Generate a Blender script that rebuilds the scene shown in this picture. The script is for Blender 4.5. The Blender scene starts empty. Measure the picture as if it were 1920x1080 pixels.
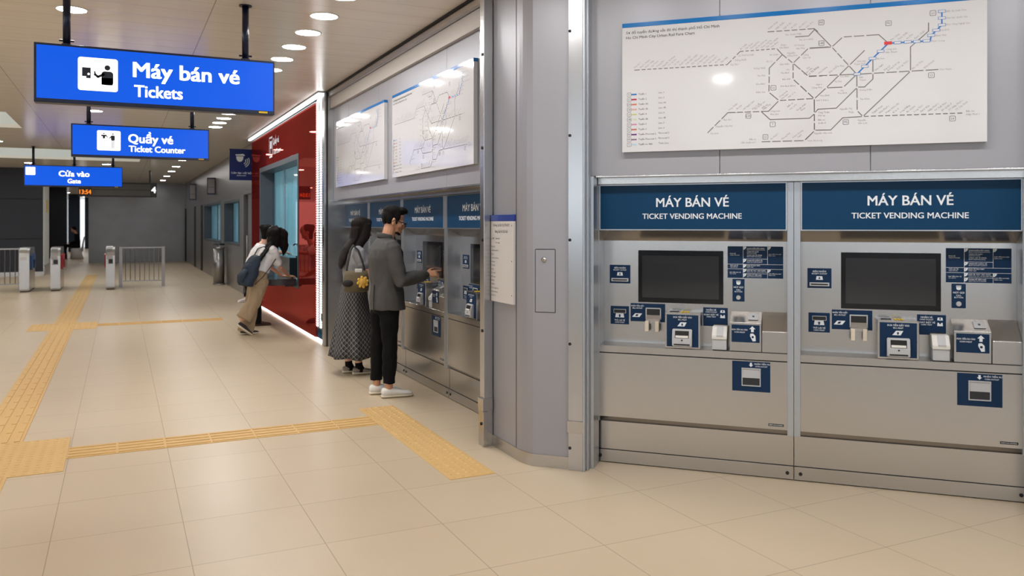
import bpy, bmesh, math, random
from mathutils import Vector, Matrix, noise
random.seed(7)
PI = math.pi
scene = bpy.context.scene
COL = scene.collection

# ------------------------------------------------------------------ camera, world, exposure
cd = bpy.data.cameras.new('camera'); cam = bpy.data.objects.new('camera', cd); COL.objects.link(cam)
cam.location = (0, 0, 1.54)
cam.rotation_euler = (math.radians(90), 0, math.radians(-25.6))
cd.sensor_width = 36; cd.lens = 28.76; cd.shift_y = -0.0623
cd.dof.use_dof = True; cd.dof.focus_distance = 5.9; cd.dof.aperture_fstop = 3.2
cd.clip_start = 0.05; cd.clip_end = 200
scene.camera = cam
w = bpy.data.worlds.new('world'); scene.world = w; w.use_nodes = True
w.node_tree.nodes['Background'].inputs[0].default_value = (0.9, 0.95, 1, 1)
w.node_tree.nodes['Background'].inputs[1].default_value = 0.3
vs = scene.view_settings
vs.view_transform = 'Standard'; vs.look = 'None'; vs.gamma = 1; vs.use_curve_mapping = False
vs.exposure = 0.06
try:
    scene.cycles.use_denoising = True
    scene.cycles.max_bounces = 8
    scene.cycles.caustics_reflective = False
    scene.cycles.caustics_refractive = False
    scene.cycles.sample_clamp_indirect = 4
except Exception:
    pass
LAMP = 90.0          # radiance of the ceiling downlights

# ------------------------------------------------------------------ materials
def srgb(r, g, b):
    f = lambda c: c/12.92 if c <= .04045 else ((c+.055)/1.055)**2.4
    return (f(r/255), f(g/255), f(b/255))
MATS = {}
def new(name):
    m = bpy.data.materials.new(name); m.use_nodes = True
    nt = m.node_tree; p = nt.nodes['Principled BSDF']
    MATS[name] = m
    return m, nt, p
def N(nt, t, **kw):
    n = nt.nodes.new(t)
    for k, v in kw.items():
        if k in n.inputs.keys() if isinstance(k, str) else False: n.inputs[k].default_value = v
        else: setattr(n, k, v)
    return n
def mat(name, col, rough=.5, metal=0., spec=.5, bump=0., bscale=60., stretch=(1, 1, 1), var=0., coat=0., emit=0., ecol=None, alpha=1., trans=0.):
    m, nt, p = new(name)
    L = nt.links.new
    p.inputs['Base Color'].default_value = (*col, 1); p.inputs['Roughness'].default_value = rough
    p.inputs['Metallic'].default_value = metal; p.inputs['Specular IOR Level'].default_value = spec
    p.inputs['Coat Weight'].default_value = coat; p.inputs['Coat Roughness'].default_value = .03
    p.inputs['Transmission Weight'].default_value = trans
    if emit:
        p.inputs['Emission Color'].default_value = (*(ecol or col), 1); p.inputs['Emission Strength'].default_value = emit
    if bump or var:
        tc = nt.nodes.new('ShaderNodeTexCoord'); mp = nt.nodes.new('ShaderNodeMapping'); mp.inputs['Scale'].default_value = stretch
        no = nt.nodes.new('ShaderNodeTexNoise'); no.inputs['Scale'].default_value = bscale; no.inputs['Detail'].default_value = 4
        L(tc.outputs['Object'], mp.inputs[0]); L(mp.outputs[0], no.inputs['Vector'])
        if bump:
            b = nt.nodes.new('ShaderNodeBump'); b.inputs['Strength'].default_value = bump; b.inputs['Distance'].default_value = .01
            L(no.outputs['Fac'], b.inputs['Height']); L(b.outputs[0], p.inputs['Normal'])
        if var:
            r = nt.nodes.new('ShaderNodeMapRange'); r.inputs['To Min'].default_value = 1-var; r.inputs['To Max'].default_value = 1+var
            mx = nt.nodes.new('ShaderNodeVectorMath'); mx.operation = 'SCALE'; mx.inputs[0].default_value = col
            L(no.outputs['Fac'], r.inputs['Value']); L(r.outputs[0], mx.inputs['Scale']); L(mx.outputs[0], p.inputs['Base Color'])
    return m

STEEL = mat('brushed_steel', (.52, .505, .492), .25, 1, bump=.02, bscale=18, stretch=(1, 1, 60), var=.06)
STEELV = mat('brushed_steel_vertical', (.54, .54, .55), .25, 1, bump=.03, bscale=18, stretch=(40, 40, .6), var=.05)
ALU = mat('aluminium', (.50, .525, .565), .36, .9)
PANEL = mat('grey_wall_panel', srgb(162, 162, 169), .38, .25, var=.03, bscale=2)
BAND = mat('pale_grey_band', srgb(196, 190, 186), .5)
DARKSTEEL = mat('dull_steel_panel', (.34, .33, .335), .30, .9, bump=.015, bscale=14, stretch=(1, 1, 30), var=.06)
DSTEELX = mat('end_steel', (.20, .20, .205), .30, .9, bump=.05, bscale=2.0, stretch=(1, 1, 1.4), var=.12)
NAVY = mat('navy_header', srgb(0, 58, 96), .42, spec=.25)
NAVYS = mat('navy_sticker', srgb(2, 42, 78), .5, spec=.3)
WHITE = mat('white_print', srgb(232, 238, 245), .5)
DARK = mat('dark_print', srgb(45, 45, 50), .6)
BLACK = mat('black_plastic', (.012, .012, .013), .35)
GLASS = mat('screen_glass', (.035, .036, .04), .06, spec=.5)
BEZEL = mat('screen_bezel', (.006, .006, .008), .12)
CREAM = mat('cream_plastic', srgb(225, 214, 196), .45)
GREYP = mat('pale_grey_plastic', srgb(190, 192, 196), .4)
WPLAST = mat('white_plastic', srgb(226, 224, 220), .4)
BOLT = mat('dark_bolt', (.03, .028, .027), .5, .6)
GAP = mat('dark_gap', (.02, .018, .017), .7)
BOARD = mat('white_board', srgb(212, 212, 215), .075, spec=.5)
BBLUE = mat('board_blue', srgb(0, 112, 186), .12, spec=.6)
LBLUE = mat('line_blue', srgb(20, 110, 185), .4)
LGREY = mat('line_grey', srgb(112, 108, 106), .5)
TGREY = mat('name_grey', srgb(140, 135, 135), .5)
SIGNBLUE = mat('sign_blue_backlit', (.0, .02, .12), .35, emit=1.0, ecol=(0.0, .092, .72), spec=.25)
SIGNWHITE = mat('sign_white_backlit', (.8, .8, .8), .4, emit=1.35, ecol=(1, 1, 1))
SIGNFRAME = mat('sign_frame', srgb(22, 32, 62), .35, .2)
SIGNDARK = mat('sign_pictogram', (.008, .014, .03), .4)
POLE = mat('dark_pole', srgb(20, 26, 48), .28, .3)
YEL = mat('yellow_tag', srgb(236, 196, 40), .5)
LAMPM = mat('downlight_diffuser', (1, 1, 1), .5, emit=LAMP, ecol=(1, .985, .965))
LEDM = mat('led_white', (1, 1, 1), .5, emit=5, ecol=(.95, .98, 1))
LEDSOFT = mat('led_cove', (1, 1, 1), .5, emit=4, ecol=(.95, .98, 1))
WELL = mat('skylight_white', srgb(225, 230, 230), .6)
WELLLIGHT = mat('skylight_panel', (1, 1, 1), .6, emit=.75, ecol=(.93, 1, .98))
LAMPRIM = mat('downlight_rim', srgb(235, 233, 230), .4)
SLATE = mat('slate_frame', srgb(72, 78, 86), .42, .2, var=.08, bscale=5)
DAYLIGHT = mat('daylight_fill_pane', (1, 1, 1), .5, emit=2.4, ecol=(.78, .89, 1))
LOBBY = mat('dark_cladding', srgb(30, 35, 48), .45, .0)
COLUMN = mat('dark_column', srgb(22, 28, 45), .4)
FARGLOW = mat('far_glowing_wall', srgb(215, 222, 235), .6, emit=.9, ecol=(.85, .92, 1))  # wall glows to stand in for the light of the far hall
TACT = mat('tactile_yellow', srgb(220, 182, 120), .55, var=.05, bscale=6)
ROOMLIGHT = mat('lit_blind', srgb(150, 190, 205), .6)
SKIN = mat('skin', srgb(205, 150, 118), .5, var=.05, bscale=20)
SKIN2 = mat('skin_fair', srgb(222, 172, 145), .5)
HAIR = mat('black_hair', (.005, .004, .004), .55, spec=.14, bump=1.0, bscale=150, stretch=(1, 1, .10))
HAIRB = mat('brown_black_hair', (.009, .0055, .005), .5, spec=.18, bump=1.0, bscale=130, stretch=(1, 1, .08), var=.5)
WOOL = mat('grey_wool', srgb(76, 75, 75), .9, bump=.25, bscale=350, var=.18)
BLACKCLOTH = mat('black_cloth', (.0045, .0042, .005), .85, spec=.2, bump=.15, bscale=120)
TEE = mat('grey_melange', srgb(142, 142, 146), .85, var=.15, bscale=150)
WHITECLOTH = mat('white_cloth', srgb(228, 226, 228), .85, bump=.2, bscale=25)
BEIGECLOTH = mat('beige_cloth', srgb(160, 138, 110), .85, bump=.25, bscale=14, var=.06)
NAVYCLOTH = mat('navy_canvas', srgb(34, 48, 66), .8, bump=.2, bscale=40, var=.1)
SHOEW = mat('white_leather', srgb(236, 234, 230), .5)
SOLE = mat('cream_sole', srgb(222, 212, 190), .6)
SHOEG = mat('taupe_canvas', srgb(150, 138, 128), .8)
SHOEB = mat('brown_leather', srgb(70, 42, 32), .45)
DENIMB = mat('dark_canvas', srgb(42, 40, 42), .8)
SUN = mat('yellow_plush', srgb(226, 178, 78), .9, bump=.4, bscale=120)
BAG = None
GLASSM = None

def node_mats():
    global RED, FLOORM, CEILM, BAG, SKIRT, GLASSM
    # floor: 0.6 m tiles, thin brown joints
    m, nt, p = new('floor_tiles'); L = nt.links.new
    tc = nt.nodes.new('ShaderNodeTexCoord'); sx = nt.nodes.new('ShaderNodeSeparateXYZ'); L(tc.outputs['Object'], sx.inputs[0])
    def edge(sock, off, size):
        a = N(nt, 'ShaderNodeMath', operation='ADD'); L(sock, a.inputs[0]); a.inputs[1].default_value = off
        d = N(nt, 'ShaderNodeMath', operation='DIVIDE'); L(a.outputs[0], d.inputs[0]); d.inputs[1].default_value = size
        fr = N(nt, 'ShaderNodeMath', operation='FRACT'); L(d.outputs[0], fr.inputs[0])
        s = N(nt, 'ShaderNodeMath', operation='SUBTRACT'); L(fr.outputs[0], s.inputs[0]); s.inputs[1].default_value = .5
        ab = N(nt, 'ShaderNodeMath', operation='ABSOLUTE'); L(s.outputs[0], ab.inputs[0])
        fl = N(nt, 'ShaderNodeMath', operation='FLOOR'); L(d.outputs[0], fl.inputs[0])
        return ab.outputs[0], fl.outputs[0]
    ex, ix = edge(sx.outputs[0], .306+60, .6); ey, iy = edge(sx.outputs[1], -5.148+60, .6)
    mxm = N(nt, 'ShaderNodeMath', operation='MAXIMUM'); L(ex, mxm.inputs[0]); L(ey, mxm.inputs[1])
    gt = N(nt, 'ShaderNodeMapRange'); L(mxm.outputs[0], gt.inputs['Value'])
    gt.inputs['From Min'].default_value = .4955; gt.inputs['From Max'].default_value = .4985
    cm = nt.nodes.new('ShaderNodeCombineXYZ'); L(ix, cm.inputs[0]); L(iy, cm.inputs[1])
    wn = N(nt, 'ShaderNodeTexWhiteNoise', noise_dimensions='2D'); L(cm.outputs[0], wn.inputs['Vector'])
    no = nt.nodes.new('ShaderNodeTexNoise'); no.inputs['Scale'].default_value = 1.3; no.inputs['Detail'].default_value = 5; L(tc.outputs['Object'], no.inputs['Vector'])
    ad = N(nt, 'ShaderNodeMath', operation='MULTIPLY_ADD'); L(wn.outputs['Value'], ad.inputs[0]); ad.inputs[1].default_value = .25; L(no.outputs['Fac'], ad.inputs[2])
    cr = nt.nodes.new('ShaderNodeValToRGB'); L(ad.outputs[0], cr.inputs[0])
    cr.color_ramp.elements[0].position = .25; cr.color_ramp.elements[0].color = (*srgb(207, 188, 161), 1)
    cr.color_ramp.elements[1].position = .95; cr.color_ramp.elements[1].color = (*srgb(214, 196, 169), 1)
    mx = N(nt, 'ShaderNodeMix', data_type='RGBA'); L(gt.outputs[0], mx.inputs['Factor']); L(cr.outputs[0], mx.inputs[6]); mx.inputs[7].default_value = (*srgb(158, 138, 114), 1)
    L(mx.outputs[2], p.inputs['Base Color'])
    rr = N(nt, 'ShaderNodeMapRange'); L(no.outputs['Fac'], rr.inputs['Value']); rr.inputs['To Min'].default_value = .26; rr.inputs['To Max'].default_value = .4
    L(rr.outputs[0], p.inputs['Roughness']); p.inputs['Specular IOR Level'].default_value = .4
    FLOORM = m
    # ceiling: glossy linear metal panels running across the hall, joints, slight waviness
    m, nt, p = new('ceiling_panels'); L = nt.links.new
    tc = nt.nodes.new('ShaderNodeTexCoord'); sx = nt.nodes.new('ShaderNodeSeparateXYZ'); L(tc.outputs['Object'], sx.inputs[0])
    ey, iy = edge(sx.outputs[1], 60, .3); ex, ix = edge(sx.outputs[0], 60.55, 1.8)
    def edge2(s, lo, hi):
        g = N(nt, 'ShaderNodeMapRange'); L(s, g.inputs['Value']); g.inputs['From Min'].default_value = lo; g.inputs['From Max'].default_value = hi; return g.outputs[0]
    gy = edge2(ey, .47, .495); gx = edge2(ex, .4965, .499)
    mm = N(nt, 'ShaderNodeMath', operation='MAXIMUM'); L(gx, mm.inputs[0])
    hy = N(nt, 'ShaderNodeMath', operation='MULTIPLY'); L(gy, hy.inputs[0]); hy.inputs[1].default_value = .35; L(hy.outputs[0], mm.inputs[1])
    mx = N(nt, 'ShaderNodeMix', data_type='RGBA'); L(mm.outputs[0], mx.inputs['Factor'])
    mx.inputs[6].default_value = (*srgb(238, 231, 223), 1); mx.inputs[7].default_value = (*srgb(180, 171, 162), 1)
    L(mx.outputs[2], p.inputs['Base Color']); p.inputs['Roughness'].default_value = .22; p.inputs['Specular IOR Level'].default_value = .6
    no = nt.nodes.new('ShaderNodeTexNoise'); no.inputs['Scale'].default_value = 1.0; no.inputs['Detail'].default_value = 1
    mp = nt.nodes.new('ShaderNodeMapping'); mp.inputs['Scale'].default_value = (.6, 5, 1); L(tc.outputs['Object'], mp.inputs[0]); L(mp.outputs[0], no.inputs['Vector'])
    hs = N(nt, 'ShaderNodeMath', operation='MULTIPLY_ADD'); L(gy, hs.inputs[0]); hs.inputs[1].default_value = .12; L(no.outputs['Fac'], hs.inputs[2])
    b = nt.nodes.new('ShaderNodeBump'); b.inputs['Strength'].default_value = .25; b.inputs['Distance'].default_value = .02; L(hs.outputs[0], b.inputs['Height']); L(b.outputs[0], p.inputs['Normal'])
    CEILM = m
    # diagonal plaid for the skirt
    m, nt, p = new('plaid_skirt_cloth'); L = nt.links.new
    tc = nt.nodes.new('ShaderNodeTexCoord'); sx = nt.nodes.new('ShaderNodeSeparateXYZ'); L(tc.outputs['Object'], sx.inputs[0])
    at = N(nt, 'ShaderNodeMath', operation='ARCTAN2'); L(sx.outputs[1], at.inputs[0]); L(sx.outputs[0], at.inputs[1])
    ra = N(nt, 'ShaderNodeMath', operation='MULTIPLY'); L(at.outputs[0], ra.inputs[0]); ra.inputs[1].default_value = .22
    fr = []
    for sg in (1, -1):
        a = N(nt, 'ShaderNodeMath', operation='MULTIPLY_ADD'); L(sx.outputs[2], a.inputs[0]); a.inputs[1].default_value = .85*sg; L(ra.outputs[0], a.inputs[2])
        d = N(nt, 'ShaderNodeMath', operation='MULTIPLY'); L(a.outputs[0], d.inputs[0]); d.inputs[1].default_value = 22
        f = N(nt, 'ShaderNodeMath', operation='FRACT'); L(d.outputs[0], f.inputs[0]); fr.append(f.outputs[0])
    mn = N(nt, 'ShaderNodeMath', operation='MULTIPLY'); L(fr[0], mn.inputs[0]); L(fr[1], mn.inputs[1])
    lt = N(nt, 'ShaderNodeMath', operation='MAXIMUM'); L(fr[0], lt.inputs[0]); L(fr[1], lt.inputs[1])
    g = N(nt, 'ShaderNodeMapRange'); L(lt.outputs[0], g.inputs['Value']); g.inputs['From Min'].default_value = .9; g.inputs['From Max'].default_value = .93
    cr = nt.nodes.new('ShaderNodeValToRGB'); L(mn.outputs[0], cr.inputs[0])
    cr.color_ramp.elements[0].position = .05; cr.color_ramp.elements[0].color = (*srgb(26, 26, 28), 1)
    cr.color_ramp.elements[1].position = .6; cr.color_ramp.elements[1].color = (*srgb(96, 94, 96), 1)
    mx = N(nt, 'ShaderNodeMix', data_type='RGBA'); L(g.outputs[0], mx.inputs['Factor']); L(cr.outputs[0], mx.inputs[6]); mx.inputs[7].default_value = (*srgb(150, 148, 150), 1)
    L(mx.outputs[2], p.inputs['Base Color']); p.inputs['Roughness'].default_value = .85
    SKIRT = m
    # woven khaki bag
    m, nt, p = new('woven_khaki'); L = nt.links.new
    tc = nt.nodes.new('ShaderNodeTexCoord')
    ch = nt.nodes.new('ShaderNodeTexBrick'); ch.inputs['Scale'].default_value = 62; L(tc.outputs['Object'], ch.inputs['Vector'])
    mp = nt.nodes.new('ShaderNodeMapping'); mp.inputs['Rotation'].default_value = (PI/2, 0, 0); L(tc.outputs['Object'], mp.inputs[0]); L(mp.outputs[0], ch.inputs['Vector'])
    ch.inputs['Color1'].default_value = (*srgb(152, 138, 106), 1); ch.inputs['Color2'].default_value = (*srgb(128, 114, 84), 1); ch.inputs['Mortar'].default_value = (*srgb(66, 58, 46), 1); ch.inputs['Mortar Size'].default_value = .06
    L(ch.outputs['Color'], p.inputs['Base Color']); p.inputs['Roughness'].default_value = .8
    BAG = m
    # red back-painted mirror-like glass
    m, nt, p = new('red_glass'); L = nt.links.new
    gl = nt.nodes.new('ShaderNodeBsdfGlossy'); gl.inputs['Roughness'].default_value = .02; gl.inputs['Color'].default_value = (.50, .10, .075, 1)
    df = nt.nodes.new('ShaderNodeBsdfDiffuse'); df.inputs['Color'].default_value = (.24, .020, .022, 1)
    mx = nt.nodes.new('ShaderNodeMixShader'); mx.inputs[0].default_value = .34; L(gl.outputs[0], mx.inputs[1]); L(df.outputs[0], mx.inputs[2])
    L(mx.outputs[0], nt.nodes['Material Output'].inputs[0])
    RED = m
    # clear window glass (thin)
    m, nt, p = new('clear_glass'); L = nt.links.new
    tr = nt.nodes.new('ShaderNodeBsdfTransparent'); tr.inputs[0].default_value = (.82, .93, .96, 1)
    gl = nt.nodes.new('ShaderNodeBsdfGlossy'); gl.inputs['Roughness'].default_value = .02
    fn = nt.nodes.new('ShaderNodeFresnel'); fn.inputs['IOR'].default_value = 1.6
    mx = nt.nodes.new('ShaderNodeMixShader'); L(fn.outputs[0], mx.inputs[0]); L(tr.outputs[0], mx.inputs[1]); L(gl.outputs[0], mx.inputs[2])
    ge = nt.nodes.new('ShaderNodeNewGeometry'); iv = N(nt, 'ShaderNodeMath', operation='SUBTRACT'); iv.inputs[0].default_value = 1; L(ge.outputs['Backfacing'], iv.inputs[1])
    mu = N(nt, 'ShaderNodeMath', operation='MULTIPLY'); L(fn.outputs[0], mu.inputs[0]); L(iv.outputs[0], mu.inputs[1]); L(mu.outputs[0], mx.inputs[0])
    L(mx.outputs[0], nt.nodes['Material Output'].inputs[0])
    GLASSM = m
node_mats()

# ------------------------------------------------------------------ mesh helpers
def BM(): return bmesh.new()
def box(bm, x0, x1, y0, y1, z0, z1, bev=0, M=None, seg=2):
    co = [(x, y, z) for x in (x0, x1) for y in (y0, y1) for z in (z0, z1)]
    vs = [bm.verts.new(c) for c in co]
    fs = [bm.faces.new([vs[i] for i in f]) for f in ((0, 1, 3, 2), (4, 6, 7, 5), (0, 4, 5, 1), (2, 3, 7, 6), (0, 2, 6, 4), (1, 5, 7, 3))]
    out = vs
    if bev:
        es = list({e for f in fs for e in f.edges})
        r = bmesh.ops.bevel(bm, geom=es, offset=bev, segments=seg, affect='EDGES', profile=.5, clamp_overlap=True)
        out = list({v for f in r['faces'] for v in f.verts} | {v for v in vs if v.is_valid})
    if M is not None: bmesh.ops.transform(bm, matrix=M, verts=[v for v in out if v.is_valid])
    return bm
def prism(bm, poly, a0, a1, axis='x', bev=0):
    """polygon in the other two axes, extruded along axis"""
    def P(u, v, a): return {'x': (a, u, v), 'y': (u, a, v), 'z': (u, v, a)}[axis]
    A = [bm.verts.new(P(u, v, a0)) for u, v in poly]; B = [bm.verts.new(P(u, v, a1)) for u, v in poly]
    n = len(poly)
    fs = [bm.faces.new(A[::-1]), bm.faces.new(B)]
    for i in range(n): fs.append(bm.faces.new([A[i], A[(i+1) % n], B[(i+1) % n], B[i]]))
    if bev:
        bmesh.ops.bevel(bm, geom=list({e for f in fs for e in f.edges}), offset=bev, segments=2, affect='EDGES', clamp_overlap=True)
    return bm
def flat(bm, poly, y):
    """flat polygon in the xz plane at depth y (faces -y)"""
    bm.faces.new([bm.verts.new((u, y, v)) for u, v in poly]); return bm
def rect(bm, x0, x1, z0, z1, y):
    return flat(bm, [(x0, z0), (x1, z0), (x1, z1), (x0, z1)], y)
def disc(bm, cx, cz, r, y, n=20, a0=0., a1=2*PI):
    pts = [(cx+r*math.cos(a0+(a1-a0)*i/n), cz+r*math.sin(a0+(a1-a0)*i/n)) for i in range(n if a1-a0 > 6.28 else n+1)]
    return flat(bm, pts, y)
def stroke(bm, pts, wd, y, close=False):
    """line of constant width in the xz plane"""
    P = [Vector((a, b)) for a, b in pts]
    n = len(P)
    for i in range(n-1 if not close else n):
        a, b = P[i], P[(i+1) % n]; d = (b-a)
        if d.length < 1e-6: continue
        d.normalize(); q = Vector((-d.y, d.x))*wd/2; e = d*wd*.3
        flat(bm, [tuple(a-e-q), tuple(b+e-q), tuple(b+e+q), tuple(a-e+q)], y)
    return bm
def rrect(x0, x1, z0, z1, r, n=5):
    out = []
    for cx, cz, s in ((x1-r, z0+r, -PI/2), (x1-r, z1-r, 0), (x0+r, z1-r, PI/2), (x0+r, z0+r, PI)):
        out += [(cx+r*math.cos(s+PI/2*i/n), cz+r*math.sin(s+PI/2*i/n)) for i in range(n+1)]
    return out
def loft(bm, secs, n=16, cap=True):
    """secs: (centre, half-axis u, half-axis v)"""
    rings = []
    for c, u, v in secs:
        c, u, v = Vector(c), Vector(u), Vector(v)
        rings.append([bm.verts.new(c+u*math.cos(2*PI*i/n)+v*math.sin(2*PI*i/n)) for i in range(n)])
    for a, b in zip(rings, rings[1:]):
        for i in range(n): bm.faces.new([a[i], a[(i+1) % n], b[(i+1) % n], b[i]])
    if cap: bm.faces.new(rings[0][::-1]); bm.faces.new(rings[-1])
    return bm
def tube(bm, pts, rad, n=12, flatk=1.0, up=(0, 0, 1), dome=True):
    """round limb through pts with radius per point; flatk squashes along the second axis"""
    P = [Vector(p) for p in pts]; R = list(rad) if hasattr(rad, '__len__') else [rad]*len(P)
    secs = []
    for i, p in enumerate(P):
        t = (P[min(i+1, len(P)-1)]-P[max(i-1, 0)]).normalized()
        u = Vector(up); u = u-t*u.dot(t)
        if u.length < .1: u = Vector((1, 0, 0)); u = u-t*u.dot(t)
        if u.length < .1: u = Vector((0, 1, 0)); u = u-t*u.dot(t)
        u.normalize(); v = t.cross(u)
        if dome and i == 0:
            for k in (.97, .75): secs.append((p-t*R[0]*k*.9, u*R[0]*math.sqrt(1-k*k)*flatk, v*R[0]*math.sqrt(1-k*k)))
        secs.append((p, u*R[i]*flatk, v*R[i]))
        if dome and i == len(P)-1:
            for k in (.75, .97): secs.append((p+t*R[i]*k*.9, u*R[i]*math.sqrt(1-k*k)*flatk, v*R[i]*math.sqrt(1-k*k)))
    return loft(bm, secs, n)
def cyl(bm, a, b, r, n=16, r2=None):
    return tube(bm, [a, b], [r, r if r2 is None else r2], n, dome=False)
def ball(bm, c, r, n=14, M=None):
    r = (r, r, r) if not hasattr(r, '__len__') else r
    T = Matrix.Translation(Vector(c)) @ (M.to_4x4() if M is not None else Matrix.Identity(4)) @ Matrix.Diagonal((*r, 1))
    bmesh.ops.create_uvsphere(bm, u_segments=n, v_segments=max(8, n//2+2), radius=1, matrix=T); return bm
def ob(name, bm, m, parent=None, smooth=False, label=None):
    bmesh.ops.recalc_face_normals(bm, faces=bm.faces[:])
    me = bpy.data.meshes.new(name); bm.to_mesh(me); bm.free()
    me.materials.append(m)
    if smooth: me.polygons.foreach_set('use_smooth', [True]*len(me.polygons))
    o = bpy.data.objects.new(name, me); COL.objects.link(o)
    if parent is not None: o.parent = parent
    if label: o['label'] = label
    return o
def flatob(name, bm, m, parent=None):
    """flat print facing -y in its parent's frame"""
    for f in bm.faces:
        f.normal_update()
        if f.normal.y > 0: f.normal_flip()
    me = bpy.data.meshes.new(name); bm.to_mesh(me); bm.free(); me.materials.append(m)
    o = bpy.data.objects.new(name, me); COL.objects.link(o)
    if parent is not None: o.parent = parent
    return o
def tag(o, label, cat, group=None, kind=None):
    o['label'] = label; o['category'] = cat
    if group: o['group'] = group
    if kind: o['kind'] = kind
    return o
def thing(name, label, cat, loc=(0, 0, 0), rotz=0, group=None):
    o = bpy.data.objects.new(name, None); COL.objects.link(o); o.empty_display_size = .1
    o.location = loc; o.rotation_euler = (0, 0, rotz)
    return tag(o, label, cat, group)
def struct(name, bm, m, parent=None, loc=None, rotz=0, smooth=False):
    o = ob(name, bm, m, parent, smooth)
    if parent is None: o['kind'] = 'structure'
    if loc: o.location = loc; o.rotation_euler = (0, 0, rotz)
    return o
def copy_tree(o, parent=None):
    c = o.copy(); COL.objects.link(c)
    if parent is not None: c.parent = parent
    for ch in [x for x in bpy.data.objects if x.parent == o]: copy_tree(ch, c)
    return c
def fuse(bm, voxel, smooth=4, factor=.5):
    """melt overlapping closed lumps into one continuous skin"""
    bmesh.ops.recalc_face_normals(bm, faces=bm.faces[:])
    me = bpy.data.meshes.new('tmp'); bm.to_mesh(me); bm.free()
    o = bpy.data.objects.new('tmp', me); COL.objects.link(o)
    r = o.modifiers.new('r', 'REMESH'); r.mode = 'VOXEL'; r.voxel_size = voxel
    s = o.modifiers.new('s', 'SMOOTH'); s.iterations = smooth; s.factor = factor
    dg = bpy.context.evaluated_depsgraph_get()
    me2 = bpy.data.meshes.new_from_object(o.evaluated_get(dg), depsgraph=dg)
    out = bmesh.new(); out.from_mesh(me2)
    bpy.data.objects.remove(o); bpy.data.meshes.remove(me); bpy.data.meshes.remove(me2)
    return out

def wrinkle(bm, amp, sc=(9, 9, 9), seed=0.):
    """soft cloth folds pushed along the normals"""
    bm.normal_update()
    for v in bm.verts:
        q = Vector((v.co.x*sc[0]+seed, v.co.y*sc[1], v.co.z*sc[2]))
        v.co = v.co+v.normal*amp*(noise.noise(q)+.5*noise.noise(q*2.1)-.2)
    return bm

# ------------------------------------------------------------------ lettering
_TX = {}
def _glyphs(s, bold, res):
    k = (s, bold, res)
    if k not in _TX:
        c = bpy.data.curves.new('t', 'FONT'); c.body = s; c.size = 1; c.offset = bold; c.resolution_u = res; c.fill_mode = 'FRONT'
        o = bpy.data.objects.new('t', c); COL.objects.link(o)
        dg = bpy.context.evaluated_depsgraph_get()
        me = o.evaluated_get(dg).to_mesh()
        v = [tuple(x.co[:2]) for x in me.vertices]; f = [tuple(p.vertices) for p in me.polygons]
        o.evaluated_get(dg).to_mesh_clear()
        bpy.data.objects.remove(o); bpy.data.curves.remove(c)
        _TX[k] = (v, f)
    return _TX[k]
def text(bm, s, x, z, cap, y, align='C', width=None, bold=0., rot=0., res=2):
    """writes s in the xz plane; (x, z) = baseline point; cap = capital height; bold = stroke growth in em"""
    raw = s; s = s.replace('Đ', 'D').replace('đ', 'd')      # the crossbar of D and d is added below
    v, f = _glyphs(s, 0., res)
    if not v: return bm
    v, f = list(v), list(f)
    for i, ch in enumerate(raw):
        if ch in 'Đđ':
            e = max(a for a, b in _glyphs(s[:i+1], 0., res)[0]); dw = _glyphs(s[i], 0., res)[0]; wd = max(a for a, b in dw)-min(a for a, b in dw)
            x0_, x1_, z0_, z1_ = (e-wd-.06, e-wd*.45, .325, .395) if ch == 'Đ' else (e-wd*.55, e+.06, .575, .635)
            n_ = len(v); v += [(x0_, z0_), (x1_, z0_), (x1_, z1_), (x0_, z1_)]; f.append((n_, n_+1, n_+2, n_+3))
    k = cap/.7; x0 = min(a for a, b in v); x1 = max(a for a, b in v)
    kx = k if width is None else width/(x1-x0)
    off = {'C': (x0+x1)/2, 'L': x0, 'R': x1}[align]
    c, sn = math.cos(math.radians(rot)), math.sin(math.radians(rot))
    g = bold*.75
    for n, (dx, dz) in enumerate([(0, 0)] if bold == 0 else [(-g, -g*.5), (g, -g*.5), (-g, g*.5), (g, g*.5)]):
        vs = []
        for a, b in v:
            a = (a-off+dx)*kx; b = (b+dz)*k
            vs.append(bm.verts.new((x+a*c-b*sn, y-.00004*n, z+a*sn+b*c)))
        for p in f:
            try: bm.faces.new([vs[i] for i in p])
            except ValueError: pass
    return bm

# ------------------------------------------------------------------ the place: wall frames
S2 = math.sqrt(.5)
def W(t, c): return ((c+t)*S2, (c-t)*S2, 0)          # angled wall: t along it, c its distance
RW = -PI/4                                            # things on the angled wall face (-1,-1)
RL = -PI/2                                            # things on the corridor wall face -X
H = 3.22

# floor and ceiling
struct('floor', box(BM(), -10, 8, -10, 64, -.1, 0), FLOORM)
bm = BM()
OPEN = [(-4.2, -1.545, 14.32, 16.6), (-7.5, .47, 20.95, 24.2)]
ys = sorted({-10, 64, *[o[2] for o in OPEN], *[o[3] for o in OPEN]})
for y0, y1 in zip(ys, ys[1:]):
    hole = [o for o in OPEN if o[2] <= y0 and o[3] >= y1]
    if hole:
        box(bm, -10, hole[0][0], y0, y1, H, H+.06); box(bm, hole[0][1], 8, y0, y1, H, H+.06)
    else: box(bm, -10, 8, y0, y1, H, H+.06)
struct('ceiling', bm, CEILM)
for i, (x0, x1, y0, y1) in enumerate(OPEN):
    bm = BM(); h = H+.75
    box(bm, x0-.05, x0, y0-.05, y1+.05, H+.06, h); box(bm, x1, x1+.05, y0-.05, y1+.05, H+.06, h)
    box(bm, x0, x1, y0-.05, y0, H+.06, h); box(bm, x0, x1, y1, y1+.05, H+.06, h)
    s = struct('ceiling_well', bm, WELL)
    struct('lit_panel', box(BM(), x0-.05, x1+.05, y0-.05, y1+.05, h, h+.04), WELLLIGHT, s)

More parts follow.
